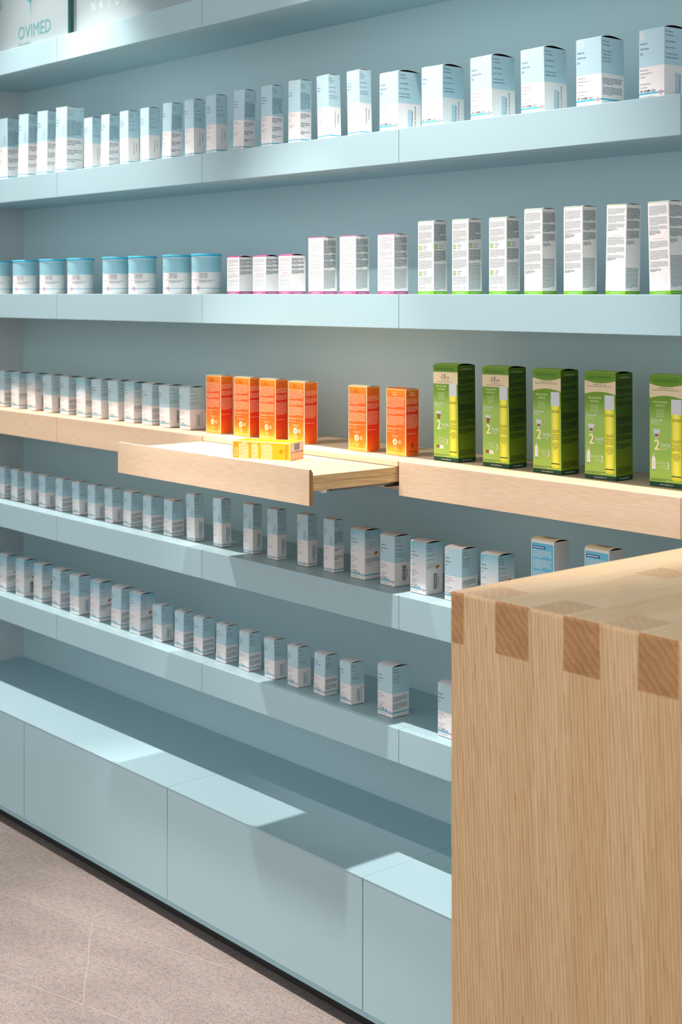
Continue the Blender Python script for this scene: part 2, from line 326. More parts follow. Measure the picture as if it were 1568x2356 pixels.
def emblem(F, u, v, r):
    F.disc(u, v, r*1.05, 'white', 4); F.ring(u, v, r, r*.22, 'red', 5)
    F.rect(u-r*.13, v-r*.85, u+r*.13, v+r*.85, 'red', 5); F.rect(u-r*.85, v-r*.13, u+r*.85, v+r*.13, 'red', 5)
def salts(kind, num, name, pot, side, karto):
    """tablet / ointment / lotion carton: pale blue over white, or the karto variant fading to white"""
    w, d, h = DIM[kind]; mb = MB(); shell(mb, w, d, h, P['white']); F = faces4(mb, w, d, h)
    ta = kind in ('big', 'sm', 'xl'); R = random.Random(sum(map(ord, kind+name[0]))*13+num)
    split = .475 if ta else .5
    if kind in ('lot', 'lot2'): split = .53
    st0, st1 = (.085, .107) if ta else (.045, .06)
    fs = {'big': .0056, 'sm': .0047, 'xl': .0070, 'sal': .0050, 'lo': .0046, 'lot': .0066, 'lot2': .0066}[kind]
    for k, f in F.items():
        if karto: f.rect(0, h*.5, f.w, h, 'kgrad', 1)
        else:
            f.rect(0, h*split, f.w, h, 'blue', 1)
            if kind == 'xl' or k in ('front', 'side'):
                gp = {'xl': .0118}.get(kind, .0098); g = .00035 if kind != 'xl' else .0005; u = gp*.6
                while u < f.w-.002:
                    f.rect(u, h*split, u+g, h, 'grid', 2); u += gp
                v = h*split+gp*.8
                while v < h-.002:
                    f.rect(0, v, f.w, v+g, 'grid', 2); v += gp
    f = F['front']; m = .045*w if kind != 'sal' else .06*w
    f.text(str(num), m, h*(.86 if ta else .885), {'xl': .026, 'big': .021, 'sm': .018, 'sal': .021, 'lo': .017, 'lot': .026, 'lot2': .026}[kind], 'numb' if karto else 'num', xs=.72)
    top = .79 if ta else .80
    lines = list(name)+[pot]
    for i, t in enumerate(lines): f.text(t, m, h*top-i*fs*1.45, fs, 'ink', xs=.80)
    v0 = h*split-fs*1.1 if not karto else h*.43
    if karto: f.text('karto', m, h*top-len(lines)*fs*1.45-fs*.9, fs*1.35, 'karto', xs=.9)
    ss = fs*.66
    txt = ['Biochemisches', 'Funktionsmittel Nr. %s' % num, 'Tabletten' if ta else '', '', 'Homöopathisches', 'Arzneimittel', 'nach Dr. Schüßler']
    if not ta: txt = ['Biochemisches', 'Funktionsmittel Nr. %s' % num, '', 'Wirkstoff', name[0], '', 'Homöopathisches', 'Arzneimittel']
    for i, t in enumerate(txt):
        if t: f.text(t, m, v0-i*ss*1.5, ss, 'soft' if not (ta and i == 6) else 'ink', xs=.8)
    if kind in ('lo', 'lot', 'lot2'):   # line drawing of a pyramid on the lotion cartons
        cx, cy, s = w*.72, h*(split+.035), w*.2
        for a, b in (((-s,0),(0,s*2.6)), ((0,s*2.6),(s,0)), ((s,0),(-s,0)), ((-s*.3,0),(0,s*2.6)), ((-s*.6,s*.9),(s*.7,s*.7)), ((-s*.4,s*1.5),(s*.4,s*1.4)), ((s*.2,0),(-s*.5,s*1.1))):
            dx, dy = b[0]-a[0], b[1]-a[1]; q = math.hypot(dx, dy); nx, ny = -dy/q*.0003, dx/q*.0003
            f.poly([(cx+a[0]-nx, cy+a[1]-ny), (cx+b[0]-nx, cy+b[1]-ny), (cx+b[0]+nx, cy+b[1]+ny), (cx+a[0]+nx, cy+a[1]+ny)], 'soft', 3)
    r = w*.065 if ta else w*.07
    f.rect(0, h*st0, w*.78 if ta else w, h*st1, 'cyan', 2)
    if ta:
        f.rect(w*.93, h*st0, w, h*st1, 'cyan', 2)
        f.text('Dr. Schüßler Salze', m, h*st1+fs*.12, fs*1.25, 'ink', xs=.62, shear=.25)
    emblem(f, w*.86 if ta else w*.68, h*(st0+st1)/2, r)
    f.text('Deutsche Homöopathie-Union', m, h*st0-ss*1.3, ss*.85, 'soft', xs=.75)
    # side
    s = F['side']; sm = .05*d; ss2 = ss*1.02
    if karto: s.text('glutenfrei', sm, h*.925, fs*.95, 'red', xs=.85)
    t0 = .93 if not karto else .88
    head = {'sal': ['50 g Salbe', 'zum Auftragen', 'auf die Haut'], 'lo': ['200 ml Lotio', 'zum Auftragen', 'auf die Haut'], 'lot': ['200 ml Lotio', 'zum Auftragen', 'auf die Haut'], 'lot2': ['200 ml Lotio', 'zum Auftragen', 'auf die Haut'],
            'xl': ['420 Tabletten', 'zum Einnehmen'], 'big': ['200 Tabletten', 'zum Einnehmen'], 'sm': ['80 Tabletten', 'zum Einnehmen']}[kind]
    for i, t in enumerate(head): s.text(t, sm, h*t0-i*ss2*1.5, ss2, 'ink', xs=.8)
    s.rect(d*.86, h*.945, d*.92, h*.955, 'ink', 2)
    yb = h*t0-len(head)*ss2*1.5-ss2*(1.2 if ta else 2)
    if side == 'Z':
        s.text('Zusammensetzung', sm, yb, ss2, 'ink', xs=.85)
        if ta:
            for i, t in enumerate(['1 Tablette enthält:', ' '.join(name)[:22], 'Trit. D6   250 mg']): s.text(t, sm, yb-(i+1)*ss2*1.5, ss2, 'ink', xs=.78)
            if karto:
                s.text('karto', sm, h*.5, fs*1.6, 'karto', xs=.9); s.disc(d*.66, h*.52, d*.075, 'potato', 3, 9); s.disc(d*.74, h*.535, d*.06, 'potato', 3, 8)
                a, b = .44, .28
            else: a, b = split-.06, .15
            s.para(sm, h*a, d*.93, h*(a-.11), h*.021, 'tealt', rnd=R, hgt=.42); s.para(sm, h*(a-.13), d*.93, h*b, h*.021, 'tealt', rnd=R, hgt=.42)
            if b > .1 and not karto: pass
        else:
            s.para(sm, yb-ss2*.3, d*.92, h*(split+.02), ss2*1.1, 'tealt', rnd=R, hgt=.38)
            s.para(sm, h*(split-.03), d*.92, h*(split-.12), ss2*1.3, 'soft', rnd=R, hgt=.42)
            s.para(sm, h*(split-.17), d*.92, h*(split-.27), ss2*1.3, 'soft', rnd=R, hgt=.42)
            s.para(sm, h*(split-.31), d*.92, h*(split-.37), ss2*1.3, 'soft', rnd=R, hgt=.42)
        s.rect(0, h*st0, d, h*st1, 'cyan', 2)
    else:
        for j, t in enumerate(['Apothekenpflichtig', 'Reg. Nr. 1932.01.01', 'Arzneimittel für Kinder']):
            s.text(t, sm, yb-j*ss2*(3.2 if not ta else 2.6), ss2, 'ink', xs=.78)
        s.text('unzugänglich aufbewahren', sm, yb-2*ss2*(3.2 if not ta else 2.6)-ss2*1.5, ss2, 'ink', xs=.74)
        if karto:
            s.text('karto', sm, h*.5, fs*1.6, 'karto', xs=.9); s.disc(d*.66, h*.52, d*.075, 'potato', 3, 9); s.disc(d*.74, h*.535, d*.06, 'potato', 3, 8)
        if side == 'B':       # barcode lying on its side
            v = h*.1
            while v < h*.4:
                b = R.choice([.0006, .0009, .0014]); s.rect(d*.46, v, d*.68, v+b, 'ink', 3); v += b+R.choice([.0006, .001])
            s.rect(d*.74, h*.17, d*.765, h*.33, 'ink', 3)
        else:
            q = ss*1.3
            if ta:
                s.rect(d*.42, h*.07, d*.62, h*.37, 'patch', 2)
                s.text('Schaupackung', d*.64, h*.1, q*1.15, 'black', rot=90, xs=.9); s.text('Nur für Dekozwecke', d*.64+q*1.6, h*.06, q*1.15, 'black', rot=90, xs=.9)
            else:
                if kind == 'lo': s.rect(d*.5, h*.1, d*.8, h*.4, 'patch', 2)
                s.text('Nur für Dekozwecke', d*.5, h*.42, q*1.2, 'ink', rot=-90, xs=.85); s.text('Schaupackung', d*.5+q*2.2, h*.4, q*1.2, 'ink', rot=-90, xs=.85)
            if not ta: s.rect(0, h*st0, d, h*st1, 'cyan', 2)
    return mb, flap(w, d, h, P['white'] if kind in ('sal','lot','lot2','lo') else P['kgrad'] if karto else P['blue'] if kind == 'xl' else P['white'], {'xl': .005, 'big': .0038, 'sm': .0026}.get(kind, .0022), 'soft' if ta and (num*7+ord(side)) % 3 == 0 else None)

def skincare(kind, var):
    """white cartons covered in fine print with a coloured foot band"""
    w, d, h = DIM[kind]; mb = MB(); shell(mb, w, d, h, P['white']); F = faces4(mb, w, d, h); R = random.Random(sum(map(ord, kind))+var)
    c = 'mauve' if kind[0] == 'm' else 'green'; fb = .0075 if kind[0] == 'm' else .0072; lh = .0021
    for k, f in F.items():
        f.rect(0, 0, f.w, fb, c, 1); f.text('www.caudalie.com', f.w/2, fb*.3, .0042, 'white', align='c', xs=.9)
    F['front'].rect(0, h-.0008, w, h, c, 2)
    f, s = F['front'], F['side']; m = w*.06
    def blocks(F_, tops, lo, hgt=.45, x0=.06, x1=.94):
        for a, b in tops: F_.para(F_.w*x0, h*a, F_.w*x1, h*(b-.010), lh, 'dashl' if F_ is f else 'dash', rnd=R, hgt=hgt)
    if kind == 'mauS':
        blocks(f, [(.95,.83),(.81,.74),(.72,.66),(.65,.58)], 0); f.rect(w*.2, h*.545, w*.8, h*.555, 'mauve', 2); blocks(f, [(.53,.42),(.40,.3),(.29,.2),(.19,.13)], 0)
        blocks(s, [(.94,.86),(.85,.76),(.74,.66),(.63,.52)], 0, .55)
    elif kind == 'mauT':
        blocks(f, [(.95,.88),(.87,.74),(.72,.64),(.62,.57)], 0); f.rect(w*.15, h*.525, w*.85, h*.53, 'mauve', 2); blocks(f, [(.51,.44),(.42,.31),(.29,.22),(.2,.1)], 0)
        blocks(s, [(.95,.84),(.83,.71),(.70,.6),(.59,.46)], 0, .6); s.para(d*.05, h*.43, d*.95, h*.08, lh, 'dash', rnd=R, hgt=.4, fill=.95)
    elif kind == 'grM':
        blocks(f, [(.95,.88),(.86,.77)], 0)
        for v in (.67, .66-.02, .62, .2+.07*0+.17, .35, .33): pass
        for base in (.655, .30):
            for j in range(3): f.rect(m, h*(base-.022*j), m+w*.2, h*(base-.022*j+.012), 'green', 2); f.rect(m+w*.28, h*(base-.022*j+.003), w*(.6-.05*j), h*(base-.022*j+.009), 'dash', 2)
        blocks(f, [(.755,.7),(.59,.5),(.47,.35)], 0); blocks(f, [(.24,.13)], 0)
        f.ring(w*.75, h*.085, w*.045, w*.015, 'ink', 2); f.rect(m, h*.085, w*.5, h*.09, 'dash', 2)
        blocks(s, [(.96,.82),(.81,.73)], 0, .62)
        for j in range(3): s.rect(d*.05, h*(.67-.024*j), d*.3, h*(.67-.024*j+.013), 'green', 2); s.rect(d*.36, h*(.67-.024*j+.003), d*.7, h*(.67-.024*j+.009), 'dash', 2)
        blocks(s, [(.6,.45)], 0, .62); s.para(d*.05, h*.42, d*.95, h*.06, lh, 'dash', rnd=R, hgt=.42, fill=.96)
    else:
        if var == 1:
            blocks(f, [(.96,.9),(.88,.8),(.79,.74)], 0); f.para(m, h*.73, w*.6, h*.7, lh, 'dash', rnd=R)
            f.rect(w*.25, h*.655, w*.75, h*.66, 'beige', 2); blocks(f, [(.64,.55),(.53,.46),(.44,.4)], 0); f.para(m, h*.4, w*.5, h*.37, lh, 'dash', rnd=R)
        else:
            blocks(f, [(.96,.86),(.84,.75),(.74,.7)], 0); f.para(m, h*.69, w*.6, h*.64, lh, 'dash', rnd=R)
            f.rect(w*.2, h*.6, w*.8, h*.604, 'beige', 2); blocks(f, [(.58,.5),(.48,.38),(.36,.29)], 0); f.para(m, h*.28, w*.6, h*.24, lh, 'dash', rnd=R)
            for a, b, c_, e in ((.2,.08,.205,.22), (.8,.08,.805,.22)): f.rect(w*a, h*b, w*c_+.0002, h*e, 'patch', 2)
            f.rect(w*.25, h*.07, w*.75, h*.072, 'patch', 2)
        blocks(s, [(.96,.84),(.82,.73),(.71,.62)], 0, .6); s.para(d*.06, h*.6, d*.6, h*.55, lh, 'dash', rnd=R, hgt=.5)
        s.para(d*.05, h*(.3 if var == 1 else .42), d*.95, h*.07, lh, 'dash', rnd=R, hgt=.5, fill=.96)
    return mb, flap(w, d, h, P[c] if kind[0] == 'm' else P['white'], .0042 if kind == 'mauS' else .002, None, 'board' if kind != 'mauS' else 'mauve')

def oilbox(title, fr, sd, ttl, big=False):
    w, d, h = DIM['orange']; mb = MB(); shell(mb, w, d, h, P['cream']); F = faces4(mb, w, d, h); R = random.Random(len(title[0]))
    b = .0016
    for k, f in F.items():
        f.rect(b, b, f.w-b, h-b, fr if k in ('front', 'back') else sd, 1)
    f, s = F['front'], F['side']; lh = .0027
    tc = 'oink' if not big else 'cream'
    for i, t in enumerate(title): f.text(t, w*.42, h*.935-i*.0052, .0052, tc, align='c', xs=.85); s.text(t, d*.5, h*.935-i*.0055, .0055, ttl, align='c', xs=.85)
    for a, c in ((.885,.715),(.70,.615),(.60,.44),(.42,.385),(.365,.34)): f.para(w*.05, h*a, w*.95, h*c, lh, 'cream', rnd=R, hgt=.27, last=.5)
    f.text('WELEDA im Einklang mit', w*.45, h*.295, .0032, 'cream', align='c', xs=.8); f.text('Mensch und Natur', w*.45, h*.275, .0032, 'cream', align='c', xs=.8)
    f.disc(w*.45, h*.205, w*.115, 'cream', 3); f.poly([(w*.42, h*.18), (w*.46, h*.17), (w*.5, h*.205), (w*.49, h*.24), (w*.44, h*.22)], 'orfr' if fr == 'orfr' else 'yelor', 4)
    for j in range(4): f.rect(w*.62, h*(.225-.014*j), w*.76, h*(.23-.014*j), 'cream', 3)
    f.text('100 ml e', w*.47, h*.105, .0055, 'cream', align='c', xs=.8); f.text('Weleda AG', w*.47, h*.08, .0032, 'cream', align='c', xs=.8); f.rect(w*.08, h*.04, w*.9, h*.046, 'cream', 2)
    for a, c in ((.865,.77),(.75,.66),(.63,.42),(.39,.375),(.35,.32)): s.para(d*.08, h*a, d*.93, h*c, lh*1.05, 'cream', rnd=R, hgt=.24, last=.8)
    if big:
        s.ring(d*.5, h*.15, d*.11, d*.03, 'oink', 3); s.ring(d*.5, h*.175, d*.08, d*.03, 'oink', 3); s.text('WELEDA', d*.5, h*.055, .0075, 'oink', align='c', xs=.95)
    return mb, flap(w, d, h, P['cream'] if not big else P['orsd'], .002)
def calbox():
    """yellow oil carton that lies on the pulled-out tray: title at the head end, maker's name at the foot"""
    w, d, h = DIM['orange']; mb = MB(); shell(mb, w, d, h, P['cream']); F = faces4(mb, w, d, h); R = random.Random(3); b = .0018
    for k, f in F.items(): f.rect(b, b, f.w-b, h-b, 'yelor', 1)
    s = F['side']
    for i, t in enumerate(['Calendula', 'Massageöl']): s.text(t, d*.12, h*.945-i*.0065, .0062, 'cream', xs=.9)
    for a, c in ((.89,.70),(.665,.54),(.5,.305)): s.para(d*.06, h*a, d*.94, h*c, .0031, 'cream', rnd=R, hgt=.5, last=.8)
    s.ring(d*.5, h*.145, d*.1, d*.02, 'oink', 3); s.ring(d*.5, h*.17, d*.08, d*.02, 'oink', 3); s.text('WELEDA', d*.5, h*.05, .0085, 'oink', align='c', xs=1.05)
    f = F['left']
    for a, c in ((.9,.75),(.5,.42)): f.para(f.w*.1, h*a, f.w*.8, h*c, .003, 'cream', rnd=R, hgt=.5)
    f = F['front']
    for a, c in ((.62,.5),(.48,.4)): f.para(f.w*.15, h*a, f.w*.9, h*c, .004, 'cream', rnd=R, hgt=.45)
    f.text('Calendula', f.w*.5, h*.8, .008, 'oink', align='c')
    # foot end (turned to the right): raw board with barcode and orange patch
    z = -.00015
    def q(x0, y0, x1, y1, m, zz=z): mb.face([(x0,y1,zz),(x1,y1,zz),(x1,y0,zz),(x0,y0,zz)], P[m])
    mb.box((-w/2+.0002,-d/2+.0002,0), (w/2-.0002,d/2-.0002,.0013), P['paleo'])
    q(-w/2+.004, -.004, w/2-.004, -d/2+.003, 'paleo'); q(-w/2+.003, 0, w/2-.003, d/2-.002, 'board')
    x = -w*.18
    while x < w*.2: q(x, .003, x+.0018, d/2-.003, 'ink', z*2); x += .0032
    return mb, flap(w, d, h, P['cream'], .0015)

def careset(var):
    w, d, h = DIM['gr']; mb = MB(); shell(mb, w, d, h, P['olive']); F = faces4(mb, w, d, h); R = random.Random(11+var)
    f, s = F['front'], F['side']
    for k, g in F.items():
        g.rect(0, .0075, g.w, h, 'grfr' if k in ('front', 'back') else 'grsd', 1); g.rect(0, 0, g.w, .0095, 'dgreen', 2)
        g.text('www.caudalie.com', g.w*.5, .0032, .0048, 'white', align='c', xs=.9)
    f.text('EFFICACITÉ CLINIQUEMENT PROUVÉE*', w*.48, h*.957, .0042, 'dgreen', align='c', xs=.82); f.rect(w*.1, h*.945, w*.86, h*.948, 'dgreen', 3)
    if var == 1:
        f.rect(0, h*.805, w, h*.93, 'beige', 2)
        u = w*.02
        while u < w*.97:
            L = R.choice([.002, .003]); f.rect(u, h*.93-L, u+.0003, h*.93, 'dash', 3); f.rect(u, h*.805, u+.0003, h*.805+L, 'dash', 3); u += .003
        f.text('jusqu’à', w*.48, h*.902, .0035, 'oink', align='c'); f.text('-3.8', w*.5, h*.858, .0155, 'black', align='r', xs=.78); f.text('cm', w*.53, h*.858, .0115, 'black', xs=.78)
        f.text('de tour de cuisse', w*.5, h*.838, .0038, 'black', align='c'); f.text('Réduction du tour de cuisse en 28 jours', w*.48, h*.822, .0034, 'black', align='c', xs=.95)
    else:
        n = 12
        lo = [(w*i/n, h*(.80+.0*0)+.0055*math.sin(pi*i/n)) for i in range(n+1)]; hi = [(w*i/n, h*.93-.006*math.sin(pi*i/n)) for i in range(n+1)]
        f.poly(lo+hi[::-1], 'beige', 2)
        f.text('Effet raffermissant +13%,', w*.5, h*.885, .004, 'black', align='c', xs=.9); f.text('Moyenne des résultats sur 18 volontaires, 28 jours', w*.48, h*.87, .0036, 'black', align='c', xs=.88)
        for j in range(5): f.para(w*(.08+.03*(j%2)), h*(.862-.0125*j), w*(.9-.04*(j%2)), h*(.8625-.0125*j)-.0024, .0024, 'soft', rnd=R, hgt=.6, last=1)
    prog = ['PROGRAMME', 'MINCEUR'] if var == 1 else ['PROGRAMME', 'FERMETÉ']
    y = h*.77 if var == 1 else h*.755
    for i, t in enumerate(prog): f.text(t, w*.32, y-i*.0072, .0062, 'ltext', align='c', xs=.95)
    sub = ['SCHLANKHEITS-', 'PROGRAMM', 'PROGRAMMA', 'SNELLENTE'] if var == 1 else ['STRAFFUNGS-', 'PROGRAMM', 'PROGRAMMA', 'RASSODANTE']
    for i, t in enumerate(sub): f.text(t, w*.32, y-.0155-i*.0043, .0040, 'ltext', align='c', xs=.85)
    f.text('1', w*.03, h*.565, .017, 'white', xs=.8); f.text('EXFOLIER', w*.115, h*.59, .0062, 'white', xs=.85)
    f.text('PEELING', w*.115, h*.575, .004, 'ltext', xs=.85); f.text('ESFOLIARE', w*.115, h*.56, .004, 'ltext', xs=.85)
    # jar
    jx, jy = w*.21, h*.49
    f.poly([(jx-w*.08,jy), (jx-w*.05,jy-.012), (jx+w*.05,jy-.012), (jx+w*.08,jy)], 'brown' if var == 1 else 'capg', 3); f.rect(jx-w*.1, jy, jx+w*.1, jy+.0065, 'capg', 3)
    if var == 2: f.rect(jx-w*.05, jy-.009, jx+w*.05, jy-.003, 'brown', 4)
    f.text('2', w*.12, h*.33, .031, 'cream', xs=.92, l=3); f.text('2', w*.13, h*.33, .031, 'cream', xs=.92, l=4); f.text('2', w*.14, h*.33, .031, 'cream', xs=.92, l=5)
    f.text('TRAITER', w*.325, h*.365, .0088, 'white', xs=.72); f.text('BEHANDELN', w*.325, h*.347, .0042, 'ltext', xs=.85); f.text('TRATTARE', w*.325, h*.33, .0042, 'ltext', xs=.85)
    if var == 1:
        f.text('DRAINER', w*.46, h*.225, .0062, 'ltext', align='r', xs=.85); f.text('3', w*.49, h*.175, .020, 'white', xs=.8)
        f.text('ENTWÄSSERN', w*.46, h*.205, .0042, 'ltext', align='r', xs=.85); f.text('DRENARE', w*.46, h*.19, .0042, 'ltext', align='r', xs=.85)
        f.rect(w*.11, h*.135, w*.24, h*.165, 'brown', 3); f.rect(w*.24, h*.128, w*.40, h*.165, 'white', 3); f.rect(w*.27, h*.132, w*.33, h*.142, 'patch', 4)
    else:
        f.text('NOURRIR', w*.48, h*.205, .0066, 'ltext', align='r', xs=.85); f.text('3', w*.5, h*.165, .020, 'white', xs=.8)
        f.text('NÄHREN', w*.48, h*.185, .0042, 'ltext', align='r', xs=.85); f.text('NUTRIRE', w*.48, h*.168, .0042, 'ltext', align='r', xs=.85)
        bx = w*.12; f.poly([(bx-w*.055,h*.146), (bx+w*.055,h*.146), (bx+w*.055,h*.25), (bx+w*.02,h*.272), (bx-w*.02,h*.272), (bx-w*.055,h*.25)], 'white', 3)
        f.rect(bx-w*.012, h*.272, bx+w*.012, h*.305, 'capg', 3); f.rect(bx-w*.012, h*.298, bx+w*.05, h*.305, 'capg', 3); f.rect(bx-w*.055, h*.146, bx+w*.055, h*.152, 'navy', 4)
        for j in range(4): f.rect(bx-w*.03, h*(.175+.015*j), bx+w*.03, h*(.178+.015*j), 'patch', 4)
    # serum bottle drawn along the right side
    a, b = w*.645, w*.955; n = 10
    top = h*.815 if var == 1 else h*.795; neck = top-h*.135
    f.rect(a, neck, b, top, 'capg', 4); f.rect(a, neck, a+.002, top, 'patch', 5)
    f.rect(a, h*.085, b, neck, 'bottle', 4)
    f.poly([(a+(b-a)*(.5-.5*cos(pi*i/n)), h*.085-.0055*math.sin(pi*i/n)) for i in range(n+1)][::1], 'yel', 4)
    f.text('CAUDALIE', (a+b)/2, h*(.60 if var == 1 else .595), .0085, 'olive', l=6, align='c', xs=.55)
    f.text('CONCENTRÉ', (a+b)/2, h*.415, .005, 'olinkt', l=6, align='c', xs=.75); f.text('MINCEUR' if var == 1 else 'FERMETÉ', (a+b)/2, h*.398, .005, 'olinkt', l=6, align='c', xs=.75)
    for j, (x0, x1) in enumerate([(.08,.92),(.2,.8),(.12,.88),(.1,.9),(.25,.75),(.1,.9),(.12,.88),(.2,.8),(.3,.7)]):
        v = h*(.38-.0145*j-(.02 if j > 3 else 0)); f.rect(a+(b-a)*x0, v, a+(b-a)*x1, v+.0011, 'olinkt', 6)
    f.rect(a+.001, h*.098, b-.001, h*.108, 'dgreen', 6)
    f.para(w*.03, h*.075, w*.97, h*.045, .0026, 'dgreen', rnd=R, hgt=.4)
    s.text('CONCENTRÉ MINCEUR' if var == 1 else 'CONCENTRÉ FERMETÉ', d*.5, h*.955, .0036, 'ltext', align='c', xs=.85)
    for p, c in ((.945,.87),(.86,.80),(.79,.755),(.74,.70)): s.para(d*.06, h*p, d*.96, h*c, .0030, 'black', rnd=R, hgt=.5)
    s.text('CONCENTRATO SNELLENTE' if var == 1 else 'CONCENTRATO RASSODANTE', d*.5, h*.61, .0034, 'olinkt', align='c', xs=.85)
    for p, c in ((.595,.52),(.51,.43),(.42,.36),(.35,.29)): s.para(d*.06, h*p, d*.96, h*c, .0030, 'black', rnd=R, hgt=.5)
    s.para(d*.06, h*.13, d*.94, h*.055, .0030, 'black', rnd=R, hgt=.42)
    return mb, flap(w, d, h, P['grfr'], .004, None, 'olive')
def bluebox():
    w, d, h = DIM['blue']; mb = MB(); shell(mb, w, d, h, P['white']); F = faces4(mb, w, d, h); R = random.Random(5)
    f, s = F['front'], F['side']
    f.rect(.002, .002, w-.002, h-.006, 'bluep', 1)
    for t0 in (.93, .49): f.rect(.004, h*t0-.006, w*.62, h*t0, 'navy', 2); f.rect(.006, h*t0-.004, w*.56, h*t0-.002, 'white', 3)
    for a, c in ((.885,.78),(.77,.64),(.63,.51),(.44,.33),(.31,.2),(.18,.06)): f.para(.005, h*a, w-.006, h*c, .0034, 'white', rnd=R, hgt=.42)
    s.rect(0, 0, d, h*.999, 'bgrad', 1)
    return mb, flap(w, d, h, P['cream'], .004, 'navy')

_cache = {}
def carton(name, key, builder, loc, rotz, lean, label, cat, group):
    """one standing carton: an Empty at its base with body and lid flap; repeats share their meshes"""
    e = empty(name, loc, (0, radians(lean), radians(rotz)))
    if key not in _cache:
        mb, fl = builder()
        b = mb.build('body', e); f = fl.build('lid_flap', e); _cache[key] = (b, f)
    else:
        for src in _cache[key]:
            c = src.copy(); COL.objects.link(c); c.parent = e
    tag(e, label, cat, group); return e
# ------------------------------------------------------------------ room shell
Z = {k: EYE+v for k, v in dict(L0=.8148, L1=.3843, L2=-.0032, L3=-.3946, L4=-.709, L5=-1.0222, base=-1.3357).items()}
YF = 2.3165; YW = 2.584; XL = -4.83; XR = -0.72; T = .0803; XS = [-4.1112+.8*i for i in range(5)]
def structure(name, a, b, m, mats=None, label=None):
    mb = MB(); mb.box(a, b, m, mats); o = mb.build(name); o['kind'] = 'structure'; return o
fl = structure('floor', (-9, -3.0, -.05), (2.5, YW+.1, 0), GRAN)
structure('wall_back', (XL-.1, YW, 0), (2.5, YW+.1, 5.0), WALLM)
structure('wall_left', (XL-.1, 1.35, 0), (XL, YW, 5.0), SIDEM)
structure('ceiling', (-9, -3.0, 5.0), (2.5, YW+.1, 5.1), mat('ceiling_white', (232, 232, 230), .8))
# pale joints of the floor slabs (trims set flush in the floor)
jn = MB()
def joint(p, q, wd=.0010):
    (x0,y0),(x1,y1) = p, q; L = math.hypot(x1-x0, y1-y0); nx, ny = -(y1-y0)/L*wd, (x1-x0)/L*wd; z = .0004
    jn.face([(x0-nx,y0-ny,z),(x1-nx,y1-ny,z),(x1+nx,y1+ny,z),(x0+nx,y0+ny,z)], GROUT)
dx, dy = cos(radians(15.5)), sin(radians(15.5))
for (px, py, a, b) in ((-3.28,2.078,-1.6,.36), (-3.047,1.787,-2.2,1.5), (-4.1,2.2,-1.2,.11), (-2.93,1.42,-2.2,1.6), (-2.85,1.08,-2.2,1.6)):
    joint((px+dx*a, py+dy*a), (px+dx*b, py+dy*b))
pts = [(-3.425,2.036),(-3.375,2.006),(-3.351,1.985),(-3.236,1.914),(-3.136,1.844),(-3.045,1.787)]
for p, q in zip(pts, pts[1:]): joint(p, q, .0007)
o = jn.build('trim_1'); o['kind'] = 'structure'
# black stone baseboard under the cabinets
structure('baseboard_back', (XL, 2.2365, 0), (XR, 2.30, .034), DARKST)

# ------------------------------------------------------------------ lacquered wall shelves
SEG = [XL]+XS+[XR]
SHELF_LABEL = dict(
 L0='topmost pale blue wall shelf, glass panels standing on it', L1='pale blue wall shelf below the glass panels, tall slim cartons on it',
 L2='pale blue wall shelf at eye level carrying round tins and white skincare cartons',
 L4='pale blue wall shelf directly under the wooden one', L5='lowest pale blue wall shelf, just above the deep base cabinets')
def lac_shelf(k):
    e = empty('wall_shelf', ((XL+XR)/2, YF, Z[k]-T)); ox, oy, oz = e.location
    tag(e, SHELF_LABEL[k], 'shelf', None)
    for a, b in zip(SEG, SEG[1:]):
        g = .0008
        bevel_box('front_panel', (a+g-ox, 0, 0), (b-g-ox, .019, T), LACQ, .0012, e)
        mb = MB(); mb.box((a+.0003-ox, .0194, .0005), (b-.0003-ox, YW-oy-.0004, T-.0006), LACQ); mb.build('shelf_board', e)
    mb = MB(); mb.box((XL+.002-ox, .006, .004), (XR-.002-ox, .0193, T-.004), GAPM); mb.build('rail', e)
    return e
for k in ('L0', 'L1', 'L2', 'L4', 'L5'): lac_shelf(k)

# glass panels on the top shelf
def glassmat():
    m = bpy.data.materials.new('panel_glass'); m.use_nodes = True; nt = m.node_tree; nt.nodes.clear(); L = nt.links.new
    out = N(nt, 'ShaderNodeOutputMaterial'); mx = N(nt, 'ShaderNodeMixShader'); mx.inputs[0].default_value = .66
    t = N(nt, 'ShaderNodeBsdfTransparent'); t.inputs[0].default_value = (.80, .90, .90, 1)
    p = N(nt, 'ShaderNodeBsdfPrincipled'); p.inputs['Base Color'].default_value = (*lin((186, 200, 202)), 1); p.inputs['Roughness'].default_value = .12
    L(t.outputs[0], mx.inputs[1]); L(p.outputs[0], mx.inputs[2]); L(mx.outputs[0], out.inputs[0]); return m
GLASS = glassmat(); GEDGE = mat('glass_edge_green', (14, 96, 92), .15, .6); GLIGHT = mat('glass_edge_light', (190, 210, 212), .2, .6)
P['gl_dark'] = mat('glass_print_teal', (84, 146, 150), .4); P['gl_pale'] = mat('glass_print_white', (198, 210, 212), .4)
def glass(x0, x1, y, edge, label, prints):
    e = empty('glass_panel', ((x0+x1)/2, y, Z['L0'])); ox = (x0+x1)/2; w = x1-x0; hh = .55
    mb = MB(); mb.box((x0-ox, -.004, 0), (x1-ox-.002, .004, hh), GLASS, {'+x': None})
    f = Face(mb, lambda u,v,l: (-w/2+u, -.0042-.00005*l, v), w, hh); prints(f, x0); mb.build('pane', e)
    mb = MB(); mb.box((x1-ox-.002, -.0042, 0), (x1-ox, .0042, hh), edge); mb.build('polished_edge', e)
    tag(e, label, 'glass panel'); return e
